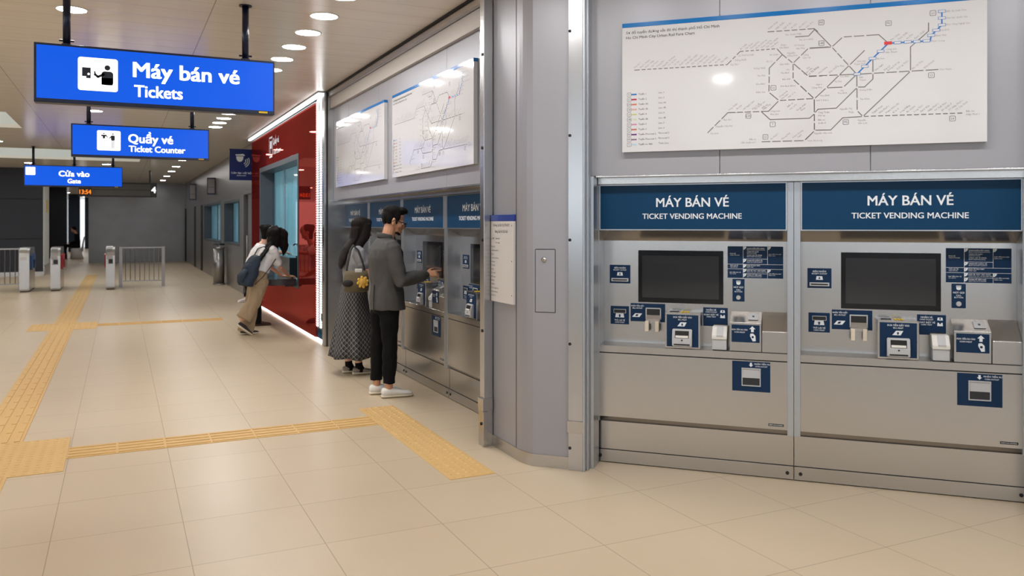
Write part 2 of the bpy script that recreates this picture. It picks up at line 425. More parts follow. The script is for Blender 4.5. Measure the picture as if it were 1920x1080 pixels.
def boxes(lst, bev=0):
    bm = BM()
    for b in lst: box(bm, *b, bev=bev)
    return bm
# enclosure beyond the frame
struct('wall_back', boxes([(-10, 8, -10, -9.8, 0, H)]), PANEL)
struct('wall_left', boxes([(-10, -9.8, -9.8, 64, 0, H)]), LOBBY)
struct('wall_far', boxes([(-9.8, 8, 63, 63.2, 0, H)]), FARGLOW)
struct('wall_right', boxes([(7.8, 8, -9.8, 10, 0, H)]), PANEL)
def glazing(k, x0, x1, y0, y1, dx, dy):  # windows out of view, enlarged and brightened to light the facing walls
    f = struct('window_%d' % k, boxes([(x0, x1, y0, y1, 1.25, 3.05)]), SLATE)
    struct('pane', boxes([(x0+.08*abs(dy)+.09*max(dx, 0), x1-.08*abs(dy)+.01*max(dx, 0), y0+.08*abs(dx)+.09*max(dy, 0), y1-.08*abs(dx)+.01*max(dy, 0), 1.33, 2.97)]), DAYLIGHT, f)
for k in range(5): glazing(k+4, -9.8, -9.7, -9+3.8*k, -5.6+3.8*k, 1, 0)
for k in range(4): glazing(k+9, -8.8+3.9*k, -5.3+3.9*k, -9.8, -9.7, 0, 1)

# ---- corridor wall with the four machines (faces -X)
bm = BM()
sy = [10.30, 9.55, 8.30, 6.33, 5.24]
for a, b in zip(sy, sy[1:]): box(bm, 2.435, 2.5, b+.002, a-.002, 1.845, H, bev=.002)
box(bm, 2.45, 2.52, 5.24, 10.3, 1.845, H)
struct('wall_corridor', bm, PANEL)
struct('trim_1', boxes([(2.395, 2.434, 5.262, 10.298, 3.0, 3.14)], .002), BAND)
struct('trim_2', boxes([(2.36, 2.434, 5.262, 10.298, 3.142, 3.2)], .002), STEEL)
struct('trim_3', boxes([(2.345, 2.434, 5.262, 10.298, 3.203, 3.219)]), GAP)
struct('trim_4', boxes([(2.545, 2.60, 5.262, 10.298, 1.795, 1.843), (2.436, 2.60, 5.262, 10.298, 1.835, 1.8435)]), STEEL)
struct('wall_lightblock', boxes([(3.14, 3.2, 5.0, 10.4, 0, H)]), PANEL)  # unseen wall added behind the machines to stop light leaking
# steel jamb between the pillar and the machines, with collar and bolts
j = struct('trim_5', boxes([(2.27, 2.338, 5.188, 5.258, 0, H-.001)], .003), STEELV)
struct('collar', boxes([(2.255, 2.334, 5.176, 5.262, .245, .335)], .004), STEEL, j)
struct('plate', boxes([(2.262, 2.30, 5.18, 5.262, 0.0, .243)], .003), STEEL, j)
for z in (2.72, 2.07, 1.43, .80): struct('bolt', cyl(BM(), (2.264, 5.215, z), (2.274, 5.215, z), .011, 12), BOLT, j)
struct('bolt', cyl(BM(), (2.256, 5.215, .155), (2.27, 5.215, .155), .011, 12), BOLT, j)
struct('trim_6', boxes([(2.343, 2.596, 5.19, 5.235, 0, H-.001), (2.60, 2.64, 5.236, 5.53, 0, 1.79)]), ALU)
# far jamb of the machine recess
struct('trim_7', boxes([(2.318, 2.346, 10.305, 10.43, 0, H-.001)], .003), STEELV)
struct('trim_8', boxes([(2.362, 3.13, 10.302, 10.36, 0, H-.001)], .002), STEELV)
struct('trim_9', boxes([(2.347, 2.361, 10.29, 10.40, 0, H-.001)]), GAP)

# ---- pillar between the two walls
P0 = [(2.342, 5.187), (2.342, 4.775), (2.346, 4.735), (2.356, 4.697), (2.374, 4.6476), (2.5427, 4.4792), (2.95, 4.88), (2.95, 5.187)]
pl = struct('wall_pillar', prism(BM(), P0, .0, H-.001, 'z'), PANEL)
def ins(P, d):      # push the visible outline outwards
    c = Vector((2.7, 4.95)); return [tuple(Vector(p)+(Vector(p)-c).normalized()*d if i < 6 else p) for i, p in enumerate(P)]
struct('baseboard_pillar', prism(BM(), [(2.336, 5.187), (2.336, 4.775), (2.340, 4.733), (2.350, 4.694), (2.369, 4.6440), (2.5427-.004, 4.4792-.004), (2.6, 4.54), (2.6, 5.187)], 0, .078, 'z'), STEEL)
struct('seam', boxes([(2.3405, 2.3445, 4.820, 4.825, .08, H-.002)]), GAP, pl)
# flush access door with a lock in the angled face of the pillar
ad = thing('access_door', 'small flush grey access door with round lock in the pillar', 'door', (*W(-1.5245, 4.965)[:2], 1.18), RW)
ob('door_leaf', box(BM(), -.064, .064, -.0035, .002, -.197, .198, bev=.0015), PANEL, ad)
ob('gap', boxes([(-.068, -.064, -.0012, .001, -.2, .2), (.064, .068, -.0012, .001, -.2, .2), (-.064, .064, -.0012, .001, .198, .203), (-.064, .064, -.0012, .001, -.201, -.197)]), GAP, ad)
lk = ob('lock', cyl(BM(), (-.008, -.009, .135), (-.008, 0, .135), .016, 20), STEEL, ad, True)
ob('keyhole', boxes([(-.0095, -.0065, -.0098, -.0088, .128, .142)]), GAP, lk)

# ---- angled wall with the two big machines
bm = BM(); ts = [-1.262, -.457, .378, 1.22]
for a, b in zip(ts, ts[1:]): box(bm, a+.002, b-.002, 0, .05, 1.845, H, bev=.002)
box(bm, -1.262, 1.22, .012, .07, 1.845, H)
struct('wall_angled', bm, PANEL, loc=W(0, 5.07), rotz=RW)
struct('trim_10', boxes([(-1.222, 1.2, .06, .11, 1.795, 1.838), (-1.222, 1.2, -.002, .11, 1.836, 1.8445)], .001), STEEL, loc=W(0, 5.07), rotz=RW)
struct('wall_plant', boxes([(-1.3, 4, .66, .72, 0, H)]), PANEL, loc=W(0, 5.07), rotz=RW)
j = struct('trim_11', boxes([(-1.37, -1.275, 0, .06, 0, H-.001)], .003), STEELV, loc=W(0, 4.95), rotz=RW)
struct('collar', boxes([(-1.376, -1.268, -.008, .02, .235, .312)], .004), STEEL, j)
for z in (2.749, 2.095, 1.441, .79, .139): struct('bolt', cyl(BM(), (-1.359, -.003, z), (-1.359, .005, z), .0095, 14), BOLT, j)
struct('trim_12', boxes([(-1.2735, -1.262, -.008, .11, 0, H-.001), (-1.2615, -1.248, .03, .12, 0, H-.001), (-1.2475, -1.2255, .075, .22, 0, 1.84)], .0015), ALU, loc=W(0, 4.95), rotz=RW)
struct('wall_end', boxes([(1.222, 4.5, 0, .06, 0, H-.001)]), PANEL, loc=W(0, 4.95), rotz=RW)
struct('trim_13', boxes([(1.192, 1.22, .0, .30, 0, H-.001)], .002), ALU, loc=W(0, 4.95), rotz=RW)

# ---- red glass ticket office
XR = 2.345
struct('wall_red', boxes([(XR, XR+.025, 10.93, 12.07, .035, 3.15), (XR, XR+.025, 12.073, 15.76, 2.575, 3.15), (XR, XR+.025, 12.073, 15.76, .035, .60), (XR, XR+.025, 15.763, 16.8, .035, 3.15)], .001), RED)
struct('trim_14', boxes([(XR+.03, XR+.2, 10.45, 16.8, 0, .005), (XR-.01, XR+.1, 10.93, 16.8, 3.152, 3.16)]), ALU)
wf = struct('window_1', boxes([(XR-.006, 2.60, 12.075, 12.16, .60, 2.575), (XR-.006, 2.60, 15.67, 15.758, .60, 2.575), (XR-.006, 2.60, 12.16, 15.67, 2.49, 2.575), (XR-.006, 2.60, 12.16, 15.67, .60, .64)], .003), SLATE)
struct('pane', boxes([(2.555, 2.565, 12.162, 15.668, .642, 2.488)]), GLASSM, wf)
struct('mullion', boxes([(2.548, 2.575, 14.42, 14.45, .642, 2.488), (2.548, 2.575, 13.1, 13.12, .642, 2.488)]), ALU, wf)
def office(y0, y1, xb):
    """pale blind hanging behind the glass; its material glows in place of office lamps"""
    bm = BM(); n = int((y1-y0)/.045)
    pts = []
    for i in range(n+1):
        y = y0+(y1-y0)*i/n; pts.append((xb+.015*math.sin(y*9)+.012*math.sin(y*23+1), y))
    for a, b in zip(pts, pts[1:]):
        vs = [bm.verts.new((a[0], a[1], .5)), bm.verts.new((b[0], b[1], .5)), bm.verts.new((b[0], b[1], 2.9)), bm.verts.new((a[0], a[1], 2.9))]
        bm.faces.new(vs)
    return bm
BL = mat('glowing_blind', srgb(165, 200, 212), .7, emit=.36, ecol=srgb(160, 205, 222), var=.3, bscale=1.6, stretch=(1, 1.6, .25))  # blind glows in place of lamps inside the office
BLT = mat('office_teal_glow', srgb(60, 100, 122), .6, emit=.12, ecol=srgb(70, 130, 160))  # faint glow in these walls replaces office lighting
struct('blind', office(12.1, 16.6, 2.635), BL, wf)
struct('trim_15', boxes([(2.58, 3.3, 16.68, 16.74, 0, H), (2.58, 3.3, 11.2, 11.26, 0, H), (3.3, 3.35, 11.2, 16.76, 0, H)]), BLT)

# LED strips of the portal
lt = thing('led_strip', 'upright strip of white LED dots beside the red glass wall', 'LED strip', (2.36, 10.68, 0))
ob('channel', boxes([(.0, .02, -.11, .248, .17, 3.2)]), ALU, lt)
bm = BM()
for k in range(94):
    for yy in (.0, .2):
        box(bm, -.008, .0, yy-.03, yy+.03, .2+.0318*k-.008, .2+.0318*k+.008)
ob('leds', bm, LEDM, lt)['kind'] = 'stuff'
ob('power_box', box(BM(), -.03, .0, -.19, -.125, .30, .39, bev=.004), DENIMB, lt)
lt = thing('led_strip', 'long cove strip of white LED light along the top of the red wall', 'LED strip', (2.27, 13.6, 3.16))
ob('channel', boxes([(-.01, .07, -3.2, 3.2, .046, .058)]), ALU, lt)
ob('diffuser', boxes([(.01, .058, -3.18, 3.18, .022, .046)], .004), LEDSOFT, lt)
lt = thing('led_strip', 'white LED strip shining on the floor under the red wall', 'LED strip', (2.36, 13.6, 0.0))
ob('diffuser', boxes([(.0, .03, -3.15, 2.6, .004, .024)]), LEDM, lt)

# ---- grey corridor wall beyond with windows and doors
XG = 2.45
bm = BM(); y1 = 36.6
doors = [(17.55, 18.85)]; wins = [(19.45, 22.5, 1.04, 2.13), (23.25, 28.2, 1.03, 2.17)]
box(bm, XG, XG+.1, 16.82, 16.93, 0, H); box(bm, XG, XG+.1, 16.93, 18.85, 2.24, H); box(bm, XG, XG+.1, 18.85, 19.45, 0, H)
for a, b, z0, z1 in wins: box(bm, XG, XG+.1, a, b, 0, z0); box(bm, XG, XG+.1, a, b, z1, H)
box(bm, XG, XG+.1, 22.5, 23.25, 0, H); box(bm, XG, XG+.1, 28.2, y1, 0, H)
struct('wall_grey', bm, DARKSTEEL)
for k, (a, b, z0, z1) in enumerate(wins):
    f = struct('window_%d' % (k+2), boxes([(XG-.004, 2.68, a, a+.07, z0, z1), (XG-.004, 2.68, b-.07, b, z0, z1), (XG-.004, 2.68, a+.07, b-.07, z1-.06, z1), (XG-.004, 2.68, a+.07, b-.07, z0, z0+.05)], .002), SLATE)
    struct('pane', boxes([(2.645, 2.652, a+.07, b-.07, z0+.05, z1-.06)]), GLASSM, f)
    struct('blind', office(a-.1, b+.55 if k == 0 else b+1.4, 2.73), BL, f)
    struct('mullion', boxes([(2.638, 2.66, a+(b-a)*.55, a+(b-a)*.55+.05, z0+.05, z1-.06)]), SLATE, f)
struct('trim_16', boxes([(2.56, 3.4, 29.8, 29.86, 0, H), (2.56, 3.4, 23.08, 23.12, 0, H), (2.56, 3.4, 19.05, 19.1, 0, H), (3.4, 3.45, 19.05, 29.86, 0, H)]), BLT)
d = struct('door_1', boxes([(XG-.01, XG+.1, 16.93, 16.98, 0, 2.24), (XG-.01, XG+.1, 18.78, 18.85, 0, 2.24), (XG-.01, XG+.1, 16.98, 18.78, 2.18, 2.24)], .003), DARKSTEEL)
struct('door_leaf', boxes([(XG+.02, XG+.06, 17.66, 18.22, .01, 2.175)], .003), DARKSTEEL, d)
struct('handle', tube(BM(), [(XG-.03, 18.02, .72), (XG-.03, 18.02, 1.3)], .012), STEEL, d, smooth=True)
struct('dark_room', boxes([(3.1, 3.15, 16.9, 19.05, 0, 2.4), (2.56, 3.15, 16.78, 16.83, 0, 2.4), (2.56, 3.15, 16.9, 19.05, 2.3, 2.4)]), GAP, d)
for k, (a, b) in enumerate([(28.75, 31.9), (36.0, 36.5)]):
    d = struct('door_%d' % (k+2), boxes([(XG-.012, XG-.002, a, a+(b-a)*.98, .02, 2.16)]), DARKSTEEL)
    struct('gap', boxes([(XG-.02, XG-.001, a, a+.45, .01, 2.18)] + ([(XG-.02, XG-.001, b-.75, b, .01, 2.18)] if k == 0 else [])), GAP, d)
struct('wall_front', boxes([(-1.13, XG+.1, 36.6, 36.75, 0, H)]), DSTEELX)
# dark cladding block, its white reveal, the dark column and the bright room far behind
bm = BM()
for z0, z1 in ((.12, 1.09), (1.11, 2.28), (2.30, H)): box(bm, -9.8, -2.09, 28.25, 28.4, z0, z1, bev=.006)
box(bm, -9.8, -2.1, 28.28, 30.2, 0, H)
struct('wall_dark', bm, LOBBY)
struct('baseboard_dark', boxes([(-9.8, -2.06, 28.22, 28.27, 0, .12), (-2.085, -2.055, 28.27, 30.2, 0, .3)]), STEEL)
struct('wall_reveal', boxes([(-2.088, -2.06, 28.27, 30.2, .3, H)]), WELL)
struct('wall_column', boxes([(-2.95, -2.18, 42.2, 43.0, 0, H)], .02), COLUMN)
struct('wall_column', boxes([(-2.62, -2.05, 52, 52.6, 0, H)], .02), NAVYCLOTH)
struct('wall_column', boxes([(-2.0, -1.62, 58.0, 58.5, 0, H)], .02), NAVYCLOTH)

# ---- tactile paving
def tactile(name, label, x0, x1, y0, y1, kind):
    t = thing(name, label, 'tactile paving', ((x0+x1)/2, (y0+y1)/2, 0))
    hx, hy = (x1-x0)/2, (y1-y0)/2
    ob('base', box(BM(), -hx, hx, -hy, hy, 0, .004, bev=.001), TACT, t)
    bm = BM()
    if kind == 'dots':
        nx, ny = round(2*hx/.06), round(2*hy/.06)
        for i in range(nx):
            for k in range(ny):
                x, y = -hx+.03+.06*i, -hy+.03+.06*k
                loft(bm, [((x, y, .003), (.017, 0, 0), (0, .017, 0)), ((x, y, .008), (.011, 0, 0), (0, .011, 0))], 8)
        ob('domes', bm, TACT, t)['kind'] = 'stuff'
    else:
        n = 4
        for i in range(n):
            if kind == 'y':
                x = -hx+.3/n*(i+.5); L = 2*hy; m_ = max(1, round(L/.3))
                for k in range(m_): box(bm, x-.017, x+.017, -hy+L/m_*k+.008, -hy+L/m_*(k+1)-.008, .003, .0085)
            else:
                y = -hy+.3/n*(i+.5); L = 2*hx; m_ = max(1, round(L/.3))
                for k in range(m_): box(bm, -hx+L/m_*k+.008, -hx+L/m_*(k+1)-.008, y-.017, y+.017, .003, .0085)
        ob('bars', bm, TACT, t)['kind'] = 'stuff'
tactile('guide_path', 'long yellow ribbed guide path leading to the ticket gates', -.92, -.62, 14.45, 27.8, 'y')
tactile('guide_path', 'yellow ribbed guide path between the two dotted squares', -.92, -.62, 6.70, 13.55, 'y')
tactile('guide_path', 'yellow ribbed guide path cut off by the lower picture corner', -.92, -.62, 1.5, 5.80, 'y')
tactile('guide_path', 'yellow ribbed guide branch leading towards the man in the blazer', -.318, 1.79, 6.10, 6.40, 'x')
tactile('guide_path', 'thin far yellow ribbed guide branch leading to the ticket office', -.318, 1.5, 13.85, 14.15, 'x')
tactile('warning_paving', 'big yellow dotted warning square where the wide paths cross', -1.22, -.319, 5.80, 6.699, 'dots')
tactile('warning_paving', 'yellow dotted warning square beside the thin far guide branch', -1.22, -.319, 13.551, 14.449, 'dots')
tactile('warning_paving', 'long yellow dotted warning strip in front of the vending machines', 1.792, 2.09, 4.6, 6.7, 'dots')

# ------------------------------------------------------------------ ticket vending machine
def make_tvm():
    """front plane y = 0, recess at y = .13, origin at the floor in the middle"""
    rec = .13
    A = lambda x, z: (x*1.01145-.0074, 1.54+(z-1.54)*1.01145)
    F = lambda x, z: (x*.98664+.00865, 1.54+(z-1.54)*.98664)
    t = thing('ticket_vending_machine', '', 'ticket machine')
    hw = .575
    # bodywork
    ob('upper_housing', prism(BM(), [(0, 1.504), (0, 1.793), (.5, 1.793), (.5, 1.44), (rec-.005, 1.433)], -hw, hw, 'x'), STEEL, t)
    ob('fascia', box(BM(), -hw, hw, rec, .5, .765, 1.436), STEEL, t)
    ob('ledge', prism(BM(), [(0, .718), (0, .7595), (.0015, .761), (rec, .768), (.5, .768), (.5, .718)], -hw, hw, 'x'), STEEL, t)
    sd = ob('service_door', prism(BM(), [(0, .305), (.001, .711), (.4, .711), (.4, .262), (.047, .262)], -hw, hw, 'x'), STEEL, t)
    ob('seam', boxes([(-hw, hw, .006, .3, .711, .718)]), GAP, t)
    pl = ob('plinth', box(BM(), -.6105, .6105, .034, .42, .088, .2665), STEEL, t)
    kp = ob('kick_plate', box(BM(), -.6105, .6105, .026, .42, .006, .084, bev=.001), STEEL, t)
    ob('gap', boxes([(-.61, .61, .04, .4, .0, .006), (-.61, .61, .04, .4, .084, .088)]), GAP, t)
    for x in (-.575, .575): ob('bolt', cyl(BM(), (x, .022, .043), (x, .03, .043), .0105, 14), BOLT, kp)
    for s in (-1, 1):
        x0, x1 = sorted((s*.5755, s*.6115))
        ob('side_post', box(BM(), x0, x1, -.003, .2, .272, 1.793, bev=.0015), ALU, t)
    # header
    h = ob('header_panel', box(BM(), -.566, .566, -.006, .001, 1.508, 1.786, bev=.001), NAVY, t)
    ob('frame', boxes([(-.573, .573, -.0085, 0, 1.7865, 1.793), (-.573, .573, -.0085, 0, 1.5015, 1.508), (-.573, -.5665, -.0085, 0, 1.508, 1.7865), (.5665, .573, -.0085, 0, 1.508, 1.7865)]), ALU, h)
    bm = BM()
    text(bm, 'MÁY BÁN VÉ', .014, 1.649, .056, -.0072, width=.442, bold=.022, res=4)
    text(bm, 'TICKET VENDING MACHINE', .009, 1.574, .033, -.0072, width=.606, bold=.022, res=4)
    flatob('lettering', bm, WHITE, h)
    def plate(name, x0, x1, z0, z1, m=NAVYS, y=rec, conv=A, th=.003, parent=None):
        (a, c), (b, d) = conv(x0, z0), conv(x1, z1)
        return ob(name, box(BM(), a, b, y-th, y+.001, c, d, bev=.0006, seg=1), m, parent or t), (a, b, c, d)
    yp = rec-.0036
    # screen
    s, (a, b, c, d) = plate('touch_screen', -.334, .197, 1.040, 1.373, BEZEL, th=.008)
    (a, c), (b, d) = A(-.309, 1.071), A(.171, 1.340)
    ob('display', box(BM(), a, b, rec-.0088, rec-.0079, c, d), GLASS, s)
    def tray(bm, x, z, w_, up=True, y=yp):     # ticket-slot pictogram: trapezoid with an arrow cut
        flat(bm, [(x-w_, z), (x+w_, z), (x+w_*.8, z+w_*1.1), (x-w_*.8, z+w_*1.1)], y)
    def arrow(bm, x, z, s_, up, y):
        k = 1 if up else -1
        flat(bm, [(x-s_*.45, z-k*s_), (x+s_*.45, z-k*s_), (x+s_*.45, z), (x-s_*.45, z)], y)
        flat(bm, [(x-s_, z), (x+s_, z), (x, z+k*s_)], y)
    # receipt outlet
    o, (a, b, c, d) = plate('receipt_outlet', -.522, -.387, 1.157, 1.276)
    xm = (a+b)/2; bm = BM(); text(bm, 'BIÊN NHẬN', xm, d-.024, .010, yp, bold=.02); text(bm, 'RECEIPT OUTLET', xm, d-.037, .008, yp, bold=.02); tray(bm, xm, d-.070, .020)
    flatob('lettering', bm, WHITE, o); bm = BM(); arrow(bm, xm, d-.06, .007, False, yp-.0006); flatob('arrow', bm, NAVYS, o)
    sl = ob('slot_frame', box(BM(), a+.012, b-.012, rec-.008, rec-.002, c+.012, c+.034, bev=.001), GREYP, o)
    ob('slot', box(BM(), a+.02, b-.02, rec-.0086, rec-.004, c+.019, c+.027), BLACK, sl)
    # card return inlet
    o, (a, b, c, d) = plate('card_inlet', -.516, -.396, .892, 1.009)
    xm = (a+b)/2; bm = BM(); tray(bm, xm, d-.074, .030); text(bm, 'TRẢ LẠI VÉ', xm, c+.022, .010, yp, bold=.02); text(bm, 'CARD INLET', xm, c+.009, .008, yp, bold=.02)
    flatob('lettering', bm, WHITE, o); bm = BM(); arrow(bm, xm, d-.062, .010, True, yp-.0006); flatob('arrow', bm, NAVYS, o)
    sl = ob('slot_frame', box(BM(), a+.021, b-.019, rec-.007, rec-.002, d-.046, d-.019, bev=.001), GREYP, o)
    ob('slot', box(BM(), a+.024, b-.022, rec-.0078, rec-.004, d-.043, d-.022), BLACK, sl)
    # bill outlet
    o, (a, b, c, d) = plate('bill_outlet', -.385, -.163, .915, 1.031)
    bm = BM(); xm = a+.046; text(bm, 'NHẬN TIỀN GIẤY', xm, d-.021, .009, yp, width=.083, bold=.02); text(bm, 'BILL OUTLET', xm, d-.035, .008, yp, bold=.02)
    flat(bm, [(xm-.036, c+.028), (xm+.012, c+.028), (xm+.03, c+.052), (xm-.016, c+.052)], yp); flatob('lettering', bm, WHITE, o)
    bm = BM(); flat(bm, [(xm-.016, c+.034), (xm+.0, c+.034), (xm+.006, c+.046), (xm-.008, c+.046)], yp-.0006); flatob('arrow', bm, NAVYS, o)
    (a, c), (b, d) = A(-.287, .929), A(-.188, 1.005)
    fr = ob('bill_window', boxes([(a, a+.007, rec-.010, rec, c, d), (b-.007, b, rec-.010, rec, c, d), (a, b, rec-.010, rec, d-.007, d), (a, b, rec-.010, rec, c, c+.006)], .001), GREYP, o)
    ob('opening', box(BM(), a+.006, b-.006, rec-.005, rec-.002, c+.03, d-.006), BLACK, fr)
    ob('flap', prism(BM(), [(rec-.004, c+.004), (rec-.03, c-.002), (rec-.028, c+.006), (rec-.006, c+.03)], a+.007, b-.007, 'x'), STEEL, fr)
    br = ob('tray_bracket', box(BM(), a+.002, b-.002, rec-.032, rec, c-.022, c-.001, bev=.002), STEEL, fr)
    for x in (a+.004, b-.03):
        ob('tray_finger', box(BM(), x, x+.024, rec-.062, rec-.03, c-.072, c-.004, bev=.003), CREAM, br)
    # bill inlet housing
    (a, c), (b, d) = F(-.165, .759), F(.056, .978)
    c = .762
    hs = ob('bill_inlet', box(BM(), a, b, .004, rec, c, d, bev=.003), STEEL, t)
    o = ob('front_plate', box(BM(), a+.011, b-.012, .0015, .0045, c+.012, d-.012, bev=.0006, seg=1), NAVYS, hs)
    xm = (a+b)/2; y = .0008; bm = BM()
    text(bm, 'ĐƯA TIỀN GIẤY VÀO', xm, d-.032, .010, y, width=.115, bold=.02); text(bm, 'BILL INLET', xm, d-.046, .008, y, bold=.02)
    flat(bm, [(xm-.032, d-.084), (xm+.012, d-.084), (xm+.026, d-.058), (xm-.012, d-.058)], y); flatob('lettering', bm, WHITE, hs)
    bm = BM(); arrow(bm, xm-.002, d-.072, .008, True, y-.0006); flatob('arrow', bm, NAVYS, hs)
    z0, z1 = c+.012, F(0, .879)[1]
    acc = ob('bill_acceptor', prism(BM(), [(.002, z0), (-.030, z0+.008), (-.030, z0+.055), (-.016, z1-.006), (.002, z1)], a+.048, b-.049, 'x', bev=.004), GREYP, hs)
    ob('bill_mouth', prism(BM(), [(-.0315, z0+.060), (-.019, z1-.012), (-.016, z1-.012), (-.026, z0+.060)], a+.066, b-.067, 'x'), BLACK, acc)
    ob('bill_guide', prism(BM(), [(-.0325, z0+.061), (-.0285, z0+.074), (-.025, z0+.074), (-.028, z0+.061)], a+.070, b-.071, 'x'), WPLAST, acc)
    ob('lower_slot', boxes([(a+.06, b-.061, -.0316, -.028, z0+.014, z0+.022)]), BLACK, acc)
    ob('lock', cyl(BM(), (xm, -.032, z0+.045), (xm, -.028, z0+.045), .005, 10), DARK, acc)
    ob('braille_tag', boxes([(a+.022, a+.078, .05, .09, d, d+.0025)]), DARK, hs, label='small dark tag on the housing')
    bm = BM()
    for q in range(3): box(bm, a+.092+.018*q, a+.106+.018*q, .035, .09, d, d+.004, bev=.001)
    ob('tactile_tag', bm, YEL, hs, label='yellow tactile tag')
    # card outlet and card tray
    o, (a, b, c, d) = plate('card_outlet', .074, .2235, .903, 1.019)
    bm = BM(); xm = a+.05; text(bm, 'NHẬN VÉ', xm, d-.02, .010, yp, bold=.02); text(bm, 'CARD OUTLET', xm, d-.032, .0075, yp, bold=.02); text(bm, 'KHAY ĐẶT VÉ', xm, d-.050, .010, yp, bold=.02); text(bm, 'CARD TRAY', xm, d-.062, .0075, yp, bold=.02)
    tray(bm, b-.031, d-.031, .015); flat(bm, [(b-.046, d-.064), (b-.016, d-.064), (b-.018, d-.044), (b-.023, d-.044), (b-.031, d-.054), (b-.039, d-.044), (b-.044, d-.044)], yp)
    flatob('lettering', bm, WHITE, o); bm = BM(); arrow(bm, b-.031, d-.022, .006, False, yp-.0006); flatob('arrow', bm, NAVYS, o)
    (a, c), (b, d) = A(.143, .898), A(.214, .919)
    ob('card_slot', box(BM(), a, b, rec-.012, rec, c, d, bev=.001), BLACK, t)
    (a, _), (b, zt) = F(.126, .76), F(.217, .897); zb = F(0, .82)[1]
    tr = ob('card_tray', box(BM(), a+.002, b-.002, .012, rec, .765, zb-.001, bev=.002), GREYP, t, label='pale grey card tray pedestal')
    ob('tray_top', prism(BM(), [(.006, zb), (.006, zb+.022), (.05, zt), (rec-.002, zt), (rec-.002, zb)], a, b, 'x', bev=.003), WPLAST, tr, label='white plastic tray top')
    ob('card_rest', prism(BM(), [(.0045, zb+.016), (.0035, zb+.026), (.046, zt+.0015), (.05, zt-.006)], a+.028, b-.022, 'x'), GREYP, tr)
    # coin inlet: two sloping boxes
    (a, _), (b, zf) = F(.236, .76), F(.423, .932); zr = A(0, 1.002)[1]
    ci = ob('coin_inlet', prism(BM(), [(.006, .765), (.006, zf-.002), (.0075, zf), (rec-.001, zr), (rec-.001, .765)], a, b, 'x', bev=.002), STEEL, t)
    sg = ob('front_plate', box(BM(), a+.010, b-.010, .003, .0065, zf-.120, zf-.014, bev=.0006, seg=1), NAVYS, ci)
    y = .0024; bm = BM(); text(bm, 'ĐƯA TIỀN XU VÀO', a+.058, zf-.048, .009, y, width=.092, bold=.02); text(bm, 'COIN INLET', a+.058, zf-.063, .008, y, bold=.02)
    arrow(bm, b-.052, zf-.038, .018, True, y); flatob('lettering', bm, WHITE, sg)
    bm = BM(); flat(bm, [(b-.064, zf-.066), (b-.048, zf-.064), (b-.034, zf-.078), (b-.032, zf-.110), (b-.050, zf-.112), (b-.058, zf-.096), (b-.066, zf-.08)], y); flatob('hand_symbol', bm, WHITE, sg)
    bm = BM(); disc(bm, b-.05, zf-.086, .007, y-.0006, 12); flatob('coin_symbol', bm, NAVYS, sg)
    sl_ = (zr-zf)/(rec-.011); ang = math.atan(sl_); M = Matrix.Translation((a+.135, .068, zf+sl_*.058+.002)) @ Matrix.Rotation(ang, 4, 'X')
    cs = ob('coin_plate', box(BM(), -.029, .029, -.036, .036, 0, .004, bev=.001, M=M), GREYP, ci)
    ob('coin_slot', box(BM(), -.006, .006, -.009, .009, .0035, .005, M=M), BLACK, cs)
    (c_, _), (_, zf2) = F(.426, .76), F(.57, .883)
    ob('side_housing', prism(BM(), [(.004, .765), (.004, zf2-.002), (.0055, zf2), (rec-.001, zr+.002), (rec-.001, .765)], c_+.002, .5745, 'x', bev=.002), STEEL, t)
    # call button
    o, (a, b, c, d) = plate('call_panel', .252, .324, 1.062, 1.201)
    xm = (a+b)/2; bm = BM(); flat(bm, [(xm-.015, d-.016), (xm+.013, d-.016), (xm+.013, d-.011), (xm-.012, d-.011)], yp); flat(bm, [(xm-.013, d-.019), (xm+.013, d-.019), (xm+.012, d-.03), (xm+.006, d-.036), (xm-.006, d-.036), (xm-.012, d-.03)], yp)
    text(bm, 'NÚT GỌI', xm, d-.056, .010, yp, bold=.02); text(bm, 'CALL', xm, d-.071, .008, yp, bold=.02); text(bm, 'BUTTON', xm, d-.083, .008, yp, bold=.02); flatob('lettering', bm, WHITE, o)
    bt = ob('ring', cyl(BM(), (xm, rec-.006, c+.025), (xm, rec-.002, c+.025), .0145, 20), STEEL, o)
    ob('button', cyl(BM(), (xm, rec-.010, c+.025), (xm, rec-.002, c+.025), .0115, 20), GREYP, o)
    # instruction table
    o, (a, b, c, d) = plate('instruction_plate', .223, .5505, 1.208, 1.4035)
    X1, X2 = A(.316, 0)[0], A(.460, 0)[0]; Z = [A(0, z)[1] for z in (1.293, 1.264, 1.326, 1.236)]
    bm = BM()
    for z, x0, x1 in ((Z[0], a, b), (Z[1], a, b), (Z[2], X1, X2), (Z[3], X1, X2)): rect(bm, x0, x1, z-.0009, z+.0009, yp)
    rect(bm, X1-.0009, X1+.0009, c, d, yp); rect(bm, X2-.0009, X2+.0009, Z[0], d, yp); rect(bm, X2-.0009, X2+.0009, c, Z[1], yp)
    for x, z in ((X1, d), (X1, Z[2]), (X1, Z[0]), (X1, Z[1]), (X1, Z[3]), (X2, d), (X2, Z[1])):
        flat(bm, [(x, z-.002)]+[(x+.019*math.cos(q*PI/10), z-.002-.019*math.sin(q*PI/10)) for q in range(6)], yp)
    flatob('table_lines', bm, WHITE, o)
    bm = BM(); T = lambda s, x, z, h_: text(bm, s, x, z, h_, yp, 'L', bold=.015, res=1)
    T('MUA VÉ', a+.014, d-.049, .0070, ); T('TICKET PURCHASE', a+.014, d-.058, .0048)
    T('TRẢ LẠI VÉ', a+.014, Z[0]-.012, .0070); T('CARD RETURN', a+.014, Z[0]-.021, .0048)
